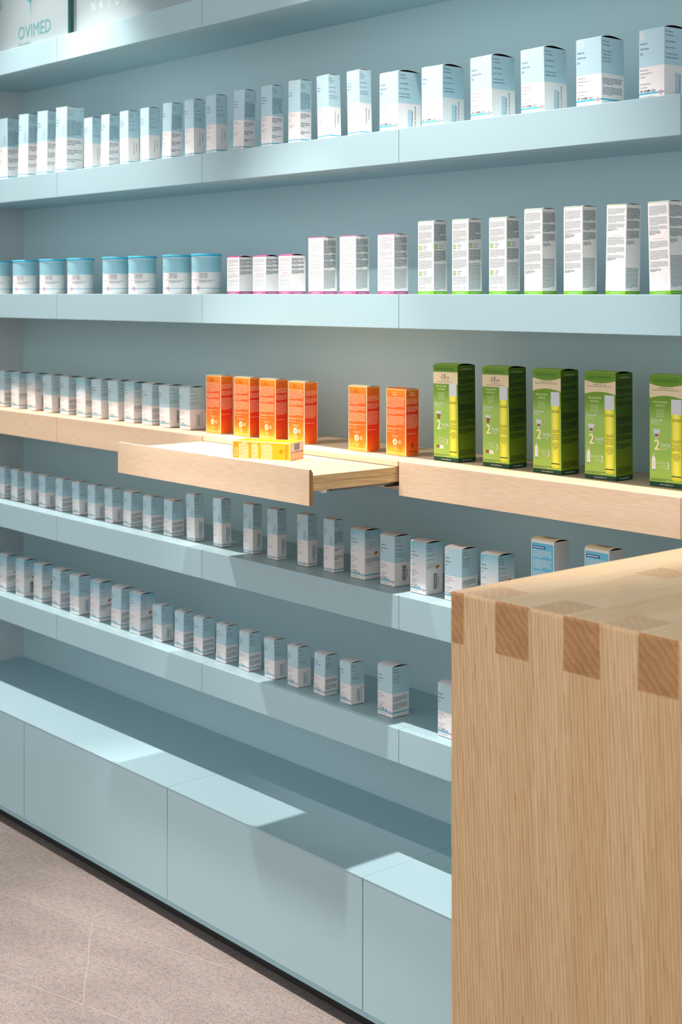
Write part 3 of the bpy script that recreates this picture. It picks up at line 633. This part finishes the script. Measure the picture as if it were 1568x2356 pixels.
def p1(f, x0):
    u = -4.415-x0
    f.text('OVIMED', u, .031, .062, 'gl_dark', xs=.98)
    f.text('Gesundheit', u+.004, .006, .020, 'gl_dark', xs=.9)
    c = u+.088; f.poly([(c-.0035,.145), (c, .09), (c+.0035,.145)], 'gl_dark'); f.poly([(c-.004,.145), (c+.004,.145), (c+.05,.17), (c-.05,.17)], 'gl_dark')
    f.text('ZEN', u-.20, .15, .05, 'gl_dark', xs=.9)
def p2(f, x0):
    for i, ch in enumerate('NATURKOSMETIK'): f.text(ch, (-3.975-x0)+i*.0475, .065, .040, 'gl_pale', xs=.85)
    f.rect(-4.075-x0, 0, -4.071-x0, .5, 'gl_pale')
glass(XL+.001, -4.082, 2.345, GEDGE, 'frosted glass panel printed with a teal goblet logo, left of the dark green edge', p1)
glass(-4.082, -2.6, 2.365, GLIGHT, 'glass panel with pale white spaced lettering, right of the dark green edge', p2)

# ------------------------------------------------------------------ wooden display shelf with pull-out tray
zt = Z['L3']; e = empty('wooden_shelf', ((XL-1)/2, YF, zt-T)); ox, oy, oz = e.location
tag(e, 'pale ash wood shelf with a tray pulled out, orange and green cartons on it', 'shelf')
fr = {'+x': ASH_END, '-x': ASH_END}
for a, b in ((XL, XS[0]), (XS[0], XS[1]), (XS[2], XS[3]), (XS[3], XR)):
    bevel_box('front_panel', (a+.0009-ox, 0, 0), (b-.0009-ox, .0125, T), ASH_X, .0008, e)
mb = MB(); mb.box((XL+.001-ox, .0128, T-.0135), (XR-ox, YW-oy-.0004, T-.0006), ASH_X); mb.build('top_board', e)
mb = MB(); mb.box((XS[1]+.004-ox, .001, T-.0125), (XS[2]-.004-ox, .0126, T-.0010), ASH_X); mb.build('front_lip', e)
for a, b in ((XL, XS[1]), (XS[2], XR)):
    mb = MB(); mb.box((a+.001-ox, .0128, .0006), (b-.001-ox, YW-oy-.0004, .0125), ASH_X); mb.build('bottom_board', e)
for x in (XS[1]-.012, XS[2]+.0035):
    mb = MB(); mb.box((x-ox, .0128, .0127), (x+.009-ox, YW-oy-.001, T-.0137), ASH_END); mb.build('divider', e)
mb = MB(); mb.box((XS[1]+.0005-ox, .05, .004), (XS[2]-.0005-ox, .10, .014), ASH_X); mb.build('cross_rail', e)
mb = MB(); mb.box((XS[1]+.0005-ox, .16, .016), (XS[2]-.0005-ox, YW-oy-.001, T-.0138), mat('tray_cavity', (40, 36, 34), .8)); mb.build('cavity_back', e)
# tray
TY = 2.05-YF
tr = MB(); x0, x1 = XS[1]+.010-ox, XS[2]-.008-ox
top = T-.0133-.0008
tr.box((x0, TY+.011, top-.0165), (x1, .155, top), ASH_X, {'+x': ASH_Y, '-x': ASH_Y})
tray = tr.build('pull_out_tray', e)
mb = MB(); mb.box((x0, TY+.011, top-.0345), (x1, .155, top-.0172), ASH_X, {'+x': ASH_Y, '-x': ASH_Y}); mb.build('lower_ply', tray)
mb = MB(); F0 = (XS[1]-.004-ox, TY, .0002); F1 = (XS[2]-.0045-ox, TY+.0075, T)
mb.box(F0, F1, ASH_X, fr); mb.box((F0[0], TY+.0075, .0002), (F1[0], TY+.011, T-.006), ASH_X, fr); mb.build('tray_front', tray)
STEEL = mat('slide_steel', (120, 124, 128), .35, .5, .8)
for x in (x0+.012, x1-.022):
    mb = MB(); mb.box((x, -.19, top-.0405), (x+.014, .15, top-.0347), STEEL); mb.box((x+.002, -.02, top-.046), (x+.012, .15, top-.0405), DARKST); mb.build('slide', tray)
    mb = MB(); n = 12
    cx, cy = x+.006, TY+.055
    for i in range(n):
        a, b = 2*pi*i/n, 2*pi*(i+1)/n; r = .0095
        mb.face([(cx+r*cos(a),cy+r*sin(a),top-.0425),(cx+r*cos(b),cy+r*sin(b),top-.0425),(cx+r*cos(b),cy+r*sin(b),top-.0346),(cx+r*cos(a),cy+r*sin(a),top-.0346)], P['white'])
    mb.face([(cx+.0095*cos(2*pi*i/n),cy+.0095*sin(2*pi*i/n),top-.0425) for i in range(n)][::-1], P['white']); mb.build('bumper', tray)

# ------------------------------------------------------------------ base cabinets
YB = 2.1973; zb = Z['base']; zc = EYE-1.6415
BX = [XL]+[-4.1035+.8*i for i in range(5)]
names = ['far left end under the wall corner', 'second from the left wall', 'in the middle, below the pulled-out tray', 'right of the middle, partly behind the wooden counter', 'hidden mostly behind the wooden counter']
for i, (a, b) in enumerate(zip(BX, BX[1:])):
    e = empty('base_cabinet', ((a+b)/2, YB, 0)); ox = (a+b)/2; w = (b-a)/2
    tag(e, 'pale blue handleless base cabinet, '+names[i], 'cabinet', 'base cabinets along the wall')
    bevel_box('door', (-w+.0014, 0, zc), (w-.0014, .019, zb-.004), LACQ, .0012, e)
    bevel_box('top_panel', (-w+.0004, -.0005, zb-.0036), (w-.0004, YW-YB-.0005, zb), LACQ, .0008, e)
    mb = MB(); mb.box((-w+.0006, .0196, zc+.002), (w-.0006, YW-YB-.001, zb-.0038), GAPM); mb.build('carcass', e)
    mb = MB(); mb.box((-w+.0003, .016, .0345), (w-.0003, .030, zc-.0002), TOEM); mb.build('toe_kick', e)

# ------------------------------------------------------------------ solid ash counter in the foreground
H = EYE-.44; bx0 = -1.5365; by = 1.52; bt = .0785; th = .0755; bx1 = -.35; by1 = 2.10
e = empty('wooden_counter', ((bx0+bx1)/2, by, 0)); ox, oy = (bx0+bx1)/2, by
tag(e, 'solid ash wood counter with finger-jointed corner standing in the foreground', 'counter')
pitch = .0635; ed = [bx0]+[-1.5075+pitch*i for i in range(19)]
# the upright panel: main slab plus the fingers that reach the top surface
def onleft(p): return abs(p.x-(bx0-ox)) < 1e-5
def isedge(c0, c1):
    top = abs(c0.z-H) < 1e-5 and abs(c1.z-H) < 1e-5
    front = abs(c0.y) < 1e-5 and abs(c1.y) < 1e-5
    left = onleft(c0) and onleft(c1)
    return (top and front) or (top and left) or (front and left)
bevel_box('end_panel', (bx0-ox, 0, 0), (bx1-ox, bt, H-th), BLK_Z, .006, e, 3, lambda c0, c1: onleft(c0) and onleft(c1) and abs(c0.y) < 1e-5 and abs(c1.y) < 1e-5)
par = [o for o in e.children][0]
def finger(nm, a, b, mdict, parent):
    bm_o = bevel_box(nm, a, b, mdict['side'], .005, parent, 3, isedge)
    me = bm_o.data
    for m in (mdict['top'], mdict['front']): me.materials.append(m)
    for p in me.polygons:
        if p.normal.z > .75: p.material_index = 1
        elif p.normal.y < -.6: p.material_index = 2
    return bm_o
for i in range(1, len(ed)-1):
    a, b = ed[i]-ox, ed[i+1]-ox
    if i % 2 == 1: finger('panel_finger', (a, 0, H-th), (b, bt, H), dict(side=BLK_Z, top=BLK_TEND, front=BLK_Z), par)
bevel_box('top_board', (bx0-ox, bt, H-th), (bx1-ox, by1-oy, H), BLK_Y, .005, e, 3, lambda c0, c1: onleft(c0) and onleft(c1) and c0.z > H-.001 and c1.z > H-.001)
par2 = [o for o in e.children if o.name.startswith('top_board')][0]
for i in range(0, len(ed)-1):
    a, b = ed[i]-ox, ed[i+1]-ox
    if i % 2 == 0: finger('board_finger', (a, 0, H-th), (b, bt, H), dict(side=BLK_Y, top=BLK_Y, front=BLK_END), par2)
# through tenons of the inner support showing in the top
for i in (2, 4, 6, 8):
    mb = MB(); mb.box((ed[i]-ox, 1.835-oy, H-.02), (ed[i+1]-ox, 1.905-oy, H+.0003), BLK_TEND); mb.build('tenon', par2)
mb = MB(); mb.box((bx0+.05-ox, 1.835-oy, 0), (bx1-ox, 1.905-oy, H-th-.0005), BLK_Z); mb.build('inner_support', e)
lh_ = empty('leaflet_stand', (-1.283, 1.86, H+.0003)); tag(lh_, 'white corner of an object standing on the wooden counter at the right picture edge', 'stand')
mb = MB(); mb.box((-.055, -.045, 0), (.055, .045, .0035), P['white']); mb.build('base', lh_)
mb = MB(); mb.box((-.05, .0, .0037), (.05, .004, .015), P['white']); mb.build('back', lh_)

# ------------------------------------------------------------------ tins
def tin(x, y, label, var):
    e = empty('tablet_tin', (x, y, Z['L2']), (0, 0, radians([0, -3, 2, -2, 3][var % 5])))
    key = ('tin', var % 3)
    if key not in _cache:
        r, h = .0425, .1135; n = 48; mb = MB()
        prof = [(0,0),(r-.0016,0),(r-.0005,.0012),(r-.0008,.004),(r-.0006,.0055),(r-.0006,h-.0075)]
        for (r0,z0),(r1,z1) in zip(prof, prof[1:]):
            for i in range(n):
                a, b = 2*pi*i/n, 2*pi*(i+1)/n
                mb.face([(r0*cos(a),r0*sin(a),z0),(r0*cos(b),r0*sin(b),z0),(r1*cos(b),r1*sin(b),z1),(r1*cos(a),r1*sin(a),z1)], P['white'])
        rr = r-.0005; A0 = radians(-37-98)
        W = 2*pi*rr; F = Face(mb, lambda u,v,l: ((rr+.00008*l)*cos(A0+u/rr), (rr+.00008*l)*sin(A0+u/rr), v), W, h, wrap=48)
        F.rect(0, h*.545, W*.47, h*.915, 'tinblue', 1); F.rect(0, h*.135, W, h*.15, 'cyan', 1)
        F.rect(W*.5, h*.545, W*.97, h*.915, 'tinblue', 1)
        names3 = [('Natrium','phosphoricum','D12'), ('Calcium','sulfuricum','D12'), ('Kalium','chloratum','D12')][var % 3]
        F.text('8', .012, h*.80, .02, 'num', xs=.75)
        for i, t in enumerate(names3): F.text(t, .004, h*(.715-.075*i), .0072, 'numb', xs=.8, l=3)
        for i, t in enumerate(['Biochemisches', 'Funktionsmittel Nr. 8', 'Tabletten', '', 'homöopathisches Arzneimittel', '', 'nach Dr. Schüßler']):
            if t: F.text(t, .006, h*(.50-.038*i), .0037, 'soft', xs=.8)
        for i, t in enumerate(['Zusammensetzung', '1 Tablette enthält:', ' '.join(names3[:2]), 'Trit. D12   250 mg', '', 'Enthält Lactose und Weizenstärke', 'Packungsbeilage beachten']):
            if t: F.text(t, .050, h*(.50-.034*i), .0042, 'ink', xs=.8)
        F.text('1.000 Tabl.', .006, h*.165, .0042, 'soft', xs=.8); emblem(F, .047, h*.1425, .0052)
        for i in range(2): F.text('Deutsche Homöopathie-Union' if i == 0 else '76202 Karlsruhe', .006, h*(.075-.03*i), .0028, 'soft', xs=.8)
        b = mb.build('body', e)
        mb = MB(); prof = [(r-.0006,h-.0075),(r+.0004,h-.0074),(r+.0006,h-.0055),(r+.0016,h-.0045),(r+.0016,h-.0015),(r+.0006,h),(r-.003,h),(r-.0045,h-.002),(0,h-.002)]
        for (r0,z0),(r1,z1) in zip(prof, prof[1:]):
            for i in range(n):
                a, c = 2*pi*i/n, 2*pi*(i+1)/n
                mb.face([(r0*cos(a),r0*sin(a),z0),(r0*cos(c),r0*sin(c),z0),(r1*cos(c),r1*sin(c),z1),(r1*cos(a),r1*sin(a),z1)], P['lid'])
        _cache[key] = (b, mb.build('lid', e))
    else:
        for src in _cache[key]:
            c = src.copy(); COL.objects.link(c); c.parent = e
    tag(e, label, 'tin', 'round tablet tins at eye level')
ORD = ['first','second','third','fourth','fifth','sixth','seventh','eighth','ninth','tenth','eleventh','twelfth','thirteenth','fourteenth']
TL = ['cut off by the left picture edge', 'second from the left picture edge', 'third from the left picture edge', 'fourth from left, before the first gap', 'left one of the middle pair', 'right one of the middle pair', 'left one of the largest pair', 'beside the squat mauve-footed carton']
for i, x in enumerate([-4.6495,-4.4626,-4.2773,-4.0968,-3.8817,-3.7336,-3.5462,-3.3999]):
    tin(x, 2.3945, 'round white tin with bright blue lid, '+TL[i], i)

# ------------------------------------------------------------------ carton placement
NM = {1:('Calcium','fluoratum'), 2:('Calcium','phosphoricum'), 3:('Ferrum','phosphoricum'), 4:('Kalium','chloratum'), 5:('Kalium','phosphoricum'), 6:('Kalium','sulfuricum'),
      7:('Magnesium','phosphoricum'), 8:('Natrium','chloratum'), 9:('Natrium','phosphoricum'), 10:('Natrium','sulfuricum'), 11:('Silicea',), 12:('Calcium','sulfuricum')}
D12 = {1, 3, 11}
# (kind, x, y, turn, lean, number, side print, karto)
ROWS = {
 'L1': [
  ('lot', -4.5421, 2.3772, 2.3, 0.0, 11, 'Z', 0),
  ('lot', -4.3879, 2.3719, -0.8, 2.2, 11, 'Z', 0),
  ('lot', -4.2716, 2.3779, -0.2, 2.2, 1, 'Z', 0),
  ('lot2', -4.1397, 2.3773, 0.8, 1.6, 1, 'Z', 0),
  ('sal', -3.9701, 2.3657, 2.1, 0.0, 7, 'D', 0),
  ('sal', -3.8703, 2.3642, 0.4, 2.0, 7, 'Z', 0),
  ('sal', -3.7516, 2.3600, 0.6, 0.0, 7, 'D', 0),
  ('sal', -3.6483, 2.3663, -0.2, 0.0, 1, 'D', 0),
  ('sal', -3.5202, 2.3576, -1.1, 2.5, 11, 'Z', 0),
  ('sal', -3.4120, 2.3642, -1.4, -0.9, 11, 'D', 0),
  ('sal', -3.2943, 2.3559, -0.6, -0.6, 1, 'D', 0),
  ('sal', -3.1665, 2.3527, 1.2, 2.1, 1, 'Z', 0),
  ('sal', -3.0486, 2.3582, -0.6, 0.6, 7, 'Z', 0),
  ('sal', -2.9274, 2.3543, 2.1, 0.3, 11, 'Z', 0),
  ('sal', -2.8055, 2.3520, -0.4, -1.8, 11, 'D', 0),
  ('sal', -2.6966, 2.3582, 0.5, -1.6, 1, 'D', 0),
  ('xl', -2.5711, 2.3771, -0.9, 0.0, 12, 'D', 0),
  ('xl', -2.4402, 2.3916, 2.8, 0.0, 11, 'D', 0),
  ('xl', -2.2653, 2.3772, -1.4, -0.8, 9, 'D', 0),
  ('xl', -2.1201, 2.3851, 0.2, -1.1, 12, 'D', 0),
  ('xl', -1.9613, 2.3803, 0.2, -0.5, 10, 'Z', 0),
  ('xl', -1.8037, 2.3875, -5.3, 0.0, 8, 'D', 0),
 ],
 'L2': [
  ('mauS', -3.2042, 2.3682, 0.5, 0.0, 0, '', 0),
  ('mauS', -3.0887, 2.3694, 1.0, 0.0, 0, '', 0),
  ('mauS', -2.9672, 2.3606, -2.5, 0.0, 0, '', 0),
  ('mauT', -2.8573, 2.3727, -0.0, 0.0, 0, '', 0),
  ('mauT', -2.7318, 2.3712, 0.8, 0.0, 0, '', 0),
  ('mauT', -2.5914, 2.3717, -0.8, 0.0, 0, '', 0),
  ('grM', -2.4541, 2.3715, -0.0, 0.0, 0, '', 0),
  ('grM', -2.3408, 2.3709, -0.3, 0.0, 0, '', 0),
  ('grM', -2.2273, 2.3738, 0.5, 0.0, 0, '', 0),
  ('grT', -2.1165, 2.3681, 0.8, 0.0, 0, '', 0),
  ('grT', -2.0066, 2.3698, 0.0, 0.0, 0, '', 0),
  ('grT', -1.8989, 2.3748, -0.7, 1.2, 1, '', 0),
  ('grT', -1.7799, 2.3658, -0.8, -1.5, 2, '', 0),
 ],
 'L3': [
  ('big', -4.6171, 2.4095, -1.2, 0.0, 5, 'Z', 0),
  ('big', -4.5055, 2.4052, 0.2, 0.0, 2, 'Z', 1),
  ('big', -4.3974, 2.4089, 1.6, -2.8, 3, 'B', 1),
  ('big', -4.2880, 2.4093, 1.7, -2.8, 6, 'B', 0),
  ('big', -4.1797, 2.4096, -0.0, 0.0, 9, 'Z', 0),
  ('big', -4.0616, 2.4019, 1.0, -0.9, 12, 'Z', 1),
  ('big', -3.9759, 2.4079, 0.9, -1.8, 7, 'B', 0),
  ('big', -3.8806, 2.4104, 1.2, -2.7, 4, 'B', 0),
  ('big', -3.7904, 2.4101, 0.1, 0.0, 1, 'Z', 1),
  ('big', -3.6933, 2.4113, -0.2, 0.0, 2, 'Z', 0),
  ('big', -3.5916, 2.4078, -0.1, -2.5, 11, 'B', 0),
  ('big', -3.4914, 2.4105, -0.6, -1.7, 11, 'D', 0),
  ('or', -3.3489, 2.4037, 0.1, 0.0, 0, '', 0),
  ('or', -3.2266, 2.4116, 0.7, 0.0, 0, '', 0),
  ('or', -3.1144, 2.4147, 0.4, 0.0, 0, '', 0),
  ('or', -2.9790, 2.4062, -1.8, 0.0, 0, '', 0),
  ('or', -2.7386, 2.4092, -0.6, 0.0, 0, '', 0),
  ('or', -2.6021, 2.4135, -0.2, 0.0, 1, '', 0),
  ('gr', -2.4397, 2.4305, -0.9, -0.7, 1, '', 0),
  ('gr', -2.2839, 2.4354, -0.5, -0.7, 1, '', 0),
  ('gr', -2.1305, 2.4351, -1.1, -0.5, 2, '', 0),
  ('gr', -1.9901, 2.4432, 0.9, -0.3, 2, '', 0),
  ('gr', -1.8237, 2.4490, 1.1, -0.3, 2, '', 0),
 ],
 'L4': [
  ('sm', -4.7029, 2.3977, 0.6, 0.0, 5, 'Z', 0),
  ('sm', -4.6031, 2.3978, 1.0, 0.0, 5, 'Z', 0),
  ('sm', -4.5067, 2.3967, -0.4, 0.0, 5, 'Z', 0),
  ('sm', -4.4063, 2.3945, -0.0, -1.2, 2, 'D', 0),
  ('sm', -4.3076, 2.3937, -0.6, -1.1, 3, 'D', 0),
  ('sm', -4.2011, 2.3954, -1.2, 1.1, 3, 'Z', 0),
  ('sm', -4.0915, 2.3958, 0.1, -2.7, 4, 'D', 0),
  ('sm', -3.9908, 2.3928, -0.5, -1.6, 4, 'D', 0),
  ('sm', -3.8896, 2.3934, -0.1, -2.1, 5, 'D', 0),
  ('sm', -3.7877, 2.3950, -1.5, 2.1, 7, 'Z', 0),
  ('sm', -3.6719, 2.3917, 0.0, 0.5, 6, 'Z', 0),
  ('sm', -3.5635, 2.3930, -0.8, 1.5, 8, 'Z', 0),
  ('lo', -3.4493, 2.3909, -2.1, -1.9, 1, 'D', 0),
  ('lo', -3.3224, 2.3943, -1.9, -1.5, 11, 'D', 0),
  ('lo', -3.1844, 2.3962, 0.3, 0.0, 1, 'D', 0),
  ('lo', -3.0705, 2.3913, 0.7, 0.0, 11, 'D', 0),
  ('lo', -2.9459, 2.3946, 1.1, -0.7, 11, 'D', 0),
  ('lo', -2.8409, 2.3955, -1.0, 0.0, 1, 'Z', 0),
  ('big', -2.7249, 2.4028, -0.2, 0.0, 7, 'Z', 1),
  ('big', -2.6133, 2.4015, -1.7, 0.0, 7, 'B', 0),
  ('big', -2.4967, 2.3927, -1.1, 0.7, 5, 'B', 1),
  ('big', -2.3841, 2.3957, 2.9, 0.0, 6, 'Z', 0),
  ('big', -2.2724, 2.3993, 1.1, 0.0, 8, 'D', 1),
  ('blue', -2.1007, 2.3817, -0.3, 0.0, 0, '', 0),
  ('blue', -1.9571, 2.3881, 0.1, 0.0, 0, '', 0),
 ],
 'L5': [
  ('big', -4.6719, 2.3825, 2.4, 0.0, 2, 'Z', 1),
  ('big', -4.5619, 2.3857, 3.2, 1.1, 9, 'Z', 1),
  ('big', -4.4449, 2.3904, 2.5, 0.0, 4, 'B', 1),
  ('big', -4.3225, 2.3915, 1.5, 0.0, 5, 'Z', 1),
  ('big', -4.2006, 2.3912, -0.3, 0.9, 7, 'Z', 0),
  ('big', -4.0774, 2.3878, 1.4, -1.9, 9, 'D', 0),
  ('big', -3.9560, 2.3886, 1.0, 0.9, 10, 'Z', 1),
  ('big', -3.8345, 2.3902, 1.1, 1.8, 11, 'Z', 0),
  ('big', -3.7283, 2.3895, 3.7, 1.3, 12, 'Z', 1),
  ('sm', -3.6049, 2.3843, 2.1, -2.0, 9, 'D', 0),
  ('sm', -3.4976, 2.3872, 1.3, 1.0, 6, 'Z', 0),
  ('sm', -3.4002, 2.3865, -0.2, 1.0, 9, 'Z', 0),
  ('sm', -3.2875, 2.3838, 1.8, 1.9, 9, 'Z', 0),
  ('sm', -3.1751, 2.3802, 0.3, 0.9, 10, 'Z', 0),
  ('sm', -3.0645, 2.3832, -0.5, -1.4, 10, 'D', 0),
  ('sm', -2.9622, 2.3803, -1.0, 0.0, 10, 'D', 0),
  ('sm', -2.8583, 2.3832, -0.9, 1.8, 7, 'Z', 0),
  ('sm', -2.7514, 2.3813, -2.6, -1.3, 8, 'D', 0),
  ('big', -2.6107, 2.3908, -1.1, 0.0, 8, 'Z', 0),
  ('big', -2.3919, 2.3813, -1.3, 0.0, 8, 'Z', 0),
 ],
}
NAMES = dict(big='tablet_carton', sm='tablet_carton', xl='tablet_carton', sal='ointment_carton', lo='lotion_carton', lot='lotion_carton', lot2='lotion_carton',
             mauS='cream_carton', mauT='skincare_carton', grM='skincare_carton', grT='skincare_carton', gr='care_set_carton', blue='blue_print_carton')
NAMES['or'] = 'oil_carton'
SHN = dict(L1='upper', L2='eye-level', L3='wooden', L4='middle', L5='lowest')
counts = {}
tot = {}
GR = dict(big='tablet cartons', sm='small tablet cartons', xl='large tablet cartons', sal='slim ointment cartons', lo='slim lotion cartons', lot='tall lotion cartons', lot2='tall lotion cartons',
          mauS='squat mauve-footed cartons', mauT='tall mauve-footed cartons', grM='green-footed cartons', grT='tallest green-footed cartons', gr='green care-set cartons', blue='light blue printed cartons')
GR['or'] = 'orange oil cartons'
for s, L in ROWS.items():
    for r in L: g = GR[r[0]]; tot[(s, g)] = tot.get((s, g), 0)+1
def look(kind, num, side, karto):
    t = {'xl': 'large white and blue carton', 'big': 'white and pale blue carton', 'sm': 'small white and blue carton', 'sal': 'slim white and pale blue carton',
         'lo': 'slim pyramid-print carton', 'lot': 'tall pyramid-print carton', 'lot2': 'tall wide pyramid-print carton'}[kind]
    if karto: t = 'white carton with orange print'
    elif kind == 'xl': t += ' numbered %d' % num
    return t
SPEC = {
 ('L2','mauS',0): 'squat white carton with mauve foot, right beside the last blue-lidded tin', ('L2','mauS',1): 'squat white carton with mauve foot, middle one of three',
 ('L2','mauS',2): 'squat white carton with mauve foot, beside the tall mauve-footed cartons',
 ('L2','mauT',0): 'tall white carton with mauve foot, next to the squat ones', ('L2','mauT',1): 'tall white carton with mauve foot, middle one of three', ('L2','mauT',2): 'tall white carton with mauve foot standing alone, before the green-footed ones',
 ('L2','grM',0): 'white carton with green foot and green bars, closest to the mauve-footed cartons', ('L2','grM',1): 'white carton with green foot and green bars, middle one of three', ('L2','grM',2): 'white carton with green foot and green bars, beside the taller plain ones',
 ('L2','grT',0): 'tallest kind of white carton with green foot, leftmost of four', ('L2','grT',1): 'tallest kind of white carton with green foot, second from left of four',
 ('L2','grT',2): 'tall green-footed white carton whose front print stops halfway down', ('L2','grT',3): 'tall white carton with green foot, cut off by the right picture edge',
 ('L3','or',0): 'upright orange carton beside the last white and blue carton', ('L3','or',1): 'upright orange carton, second from left of the row of four', ('L3','or',2): 'upright orange carton, third from left, behind the lying yellow one',
 ('L3','or',3): 'upright orange carton, rightmost of the row of four', ('L3','or',4): 'orange carton standing alone, left of the redder one', ('L3','or',5): 'redder orange carton with brown lettering beside the green cartons',
 ('L3','gr',0): 'green bottle-print carton with -3.8 cm banner, beside the orange cartons', ('L3','gr',1): 'green bottle-print carton with -3.8 cm banner, second green one from left',
 ('L3','gr',2): 'green carton with curved beige banner, middle of the five green ones', ('L3','gr',3): 'green carton with curved beige banner, fourth green one from left', ('L3','gr',4): 'green carton with curved beige banner, cut off by the right picture edge',
 ('L4','blue',0): 'white carton with light blue printed front, left of two above the wooden counter', ('L4','blue',1): 'white carton with light blue printed front, rightmost one above the wooden counter',
}
for s, L in ROWS.items():
    seen = {}
    for (kind, x, y, rz, ln, num, side, karto) in L:
        g = GR[kind]; n = seen.get(g, 0); seen[g] = n+1; T_ = tot[(s, g)]
        kn = {'lot2': 'lot'}.get(kind, kind); sp = SPEC.get((s, kind, n))
        if sp: lab = sp
        else:
            pos = '%s of %d from left, on the %s shelf' % (ORD[n], T_, SHN[s])
            if s == 'L4' and kind == 'big': pos = '%s of 5 from left, middle shelf' % ORD[n]
            lab = look(kind, num, side, karto)+', '+pos
        if kind in ('big', 'sm', 'xl', 'sal', 'lo', 'lot', 'lot2'):
            pot = ('D12' if num in D12 else 'D6') if kind in ('big', 'sm', 'xl') else ('Salbe N' if kind == 'sal' else 'Lotio')
            key = (kind, num, side, karto); B = lambda: salts(kind, num, NM[num], pot, side, karto)
        elif kind in ('mauS', 'mauT', 'grM'): key = (kind,); B = lambda: skincare(kind, 0)
        elif kind == 'grT': key = (kind, num); B = lambda: skincare('grT', num)
        elif kind == 'or': key = (kind, num); B = (lambda: oilbox(['Sanddorn', 'Pflegeöl'], 'orfr', 'orsd', 'olinkt')) if num == 0 else (lambda: oilbox(['Arnika', 'Massageöl'], 'orfr', 'orsd', 'cream', True))
        elif kind == 'gr': key = (kind, num); B = lambda: careset(num)
        else: key = (kind,); B = bluebox
        carton(NAMES[kind], key, B, (x, y, Z[s]), rz, ln, lab, 'carton', g+' on the '+SHN[s]+' shelf')
# the yellow carton lying on the pulled-out tray
w, d, h = DIM['orange']; tz = zt-T+top
e = empty('oil_carton', (-2.768, 2.199, tz))
R3 = Matrix.Rotation(radians(24), 3, 'Z') @ Matrix(((0,0,-1),(-1,0,0),(0,1,0)))
# carton axes: its side face looks to the room, its head points left
M = R3.to_4x4(); off = R3 @ Vector((-w/2, d/2, 0.0015)); M.translation = Vector((-2.768, 2.199, tz+.0003))+off
e.matrix_world = M
mb, f_ = calbox(); mb.build('body', e); f_.build('lid_flap', e)
tag(e, 'yellow carton lying on its side on the pulled-out tray', 'carton')
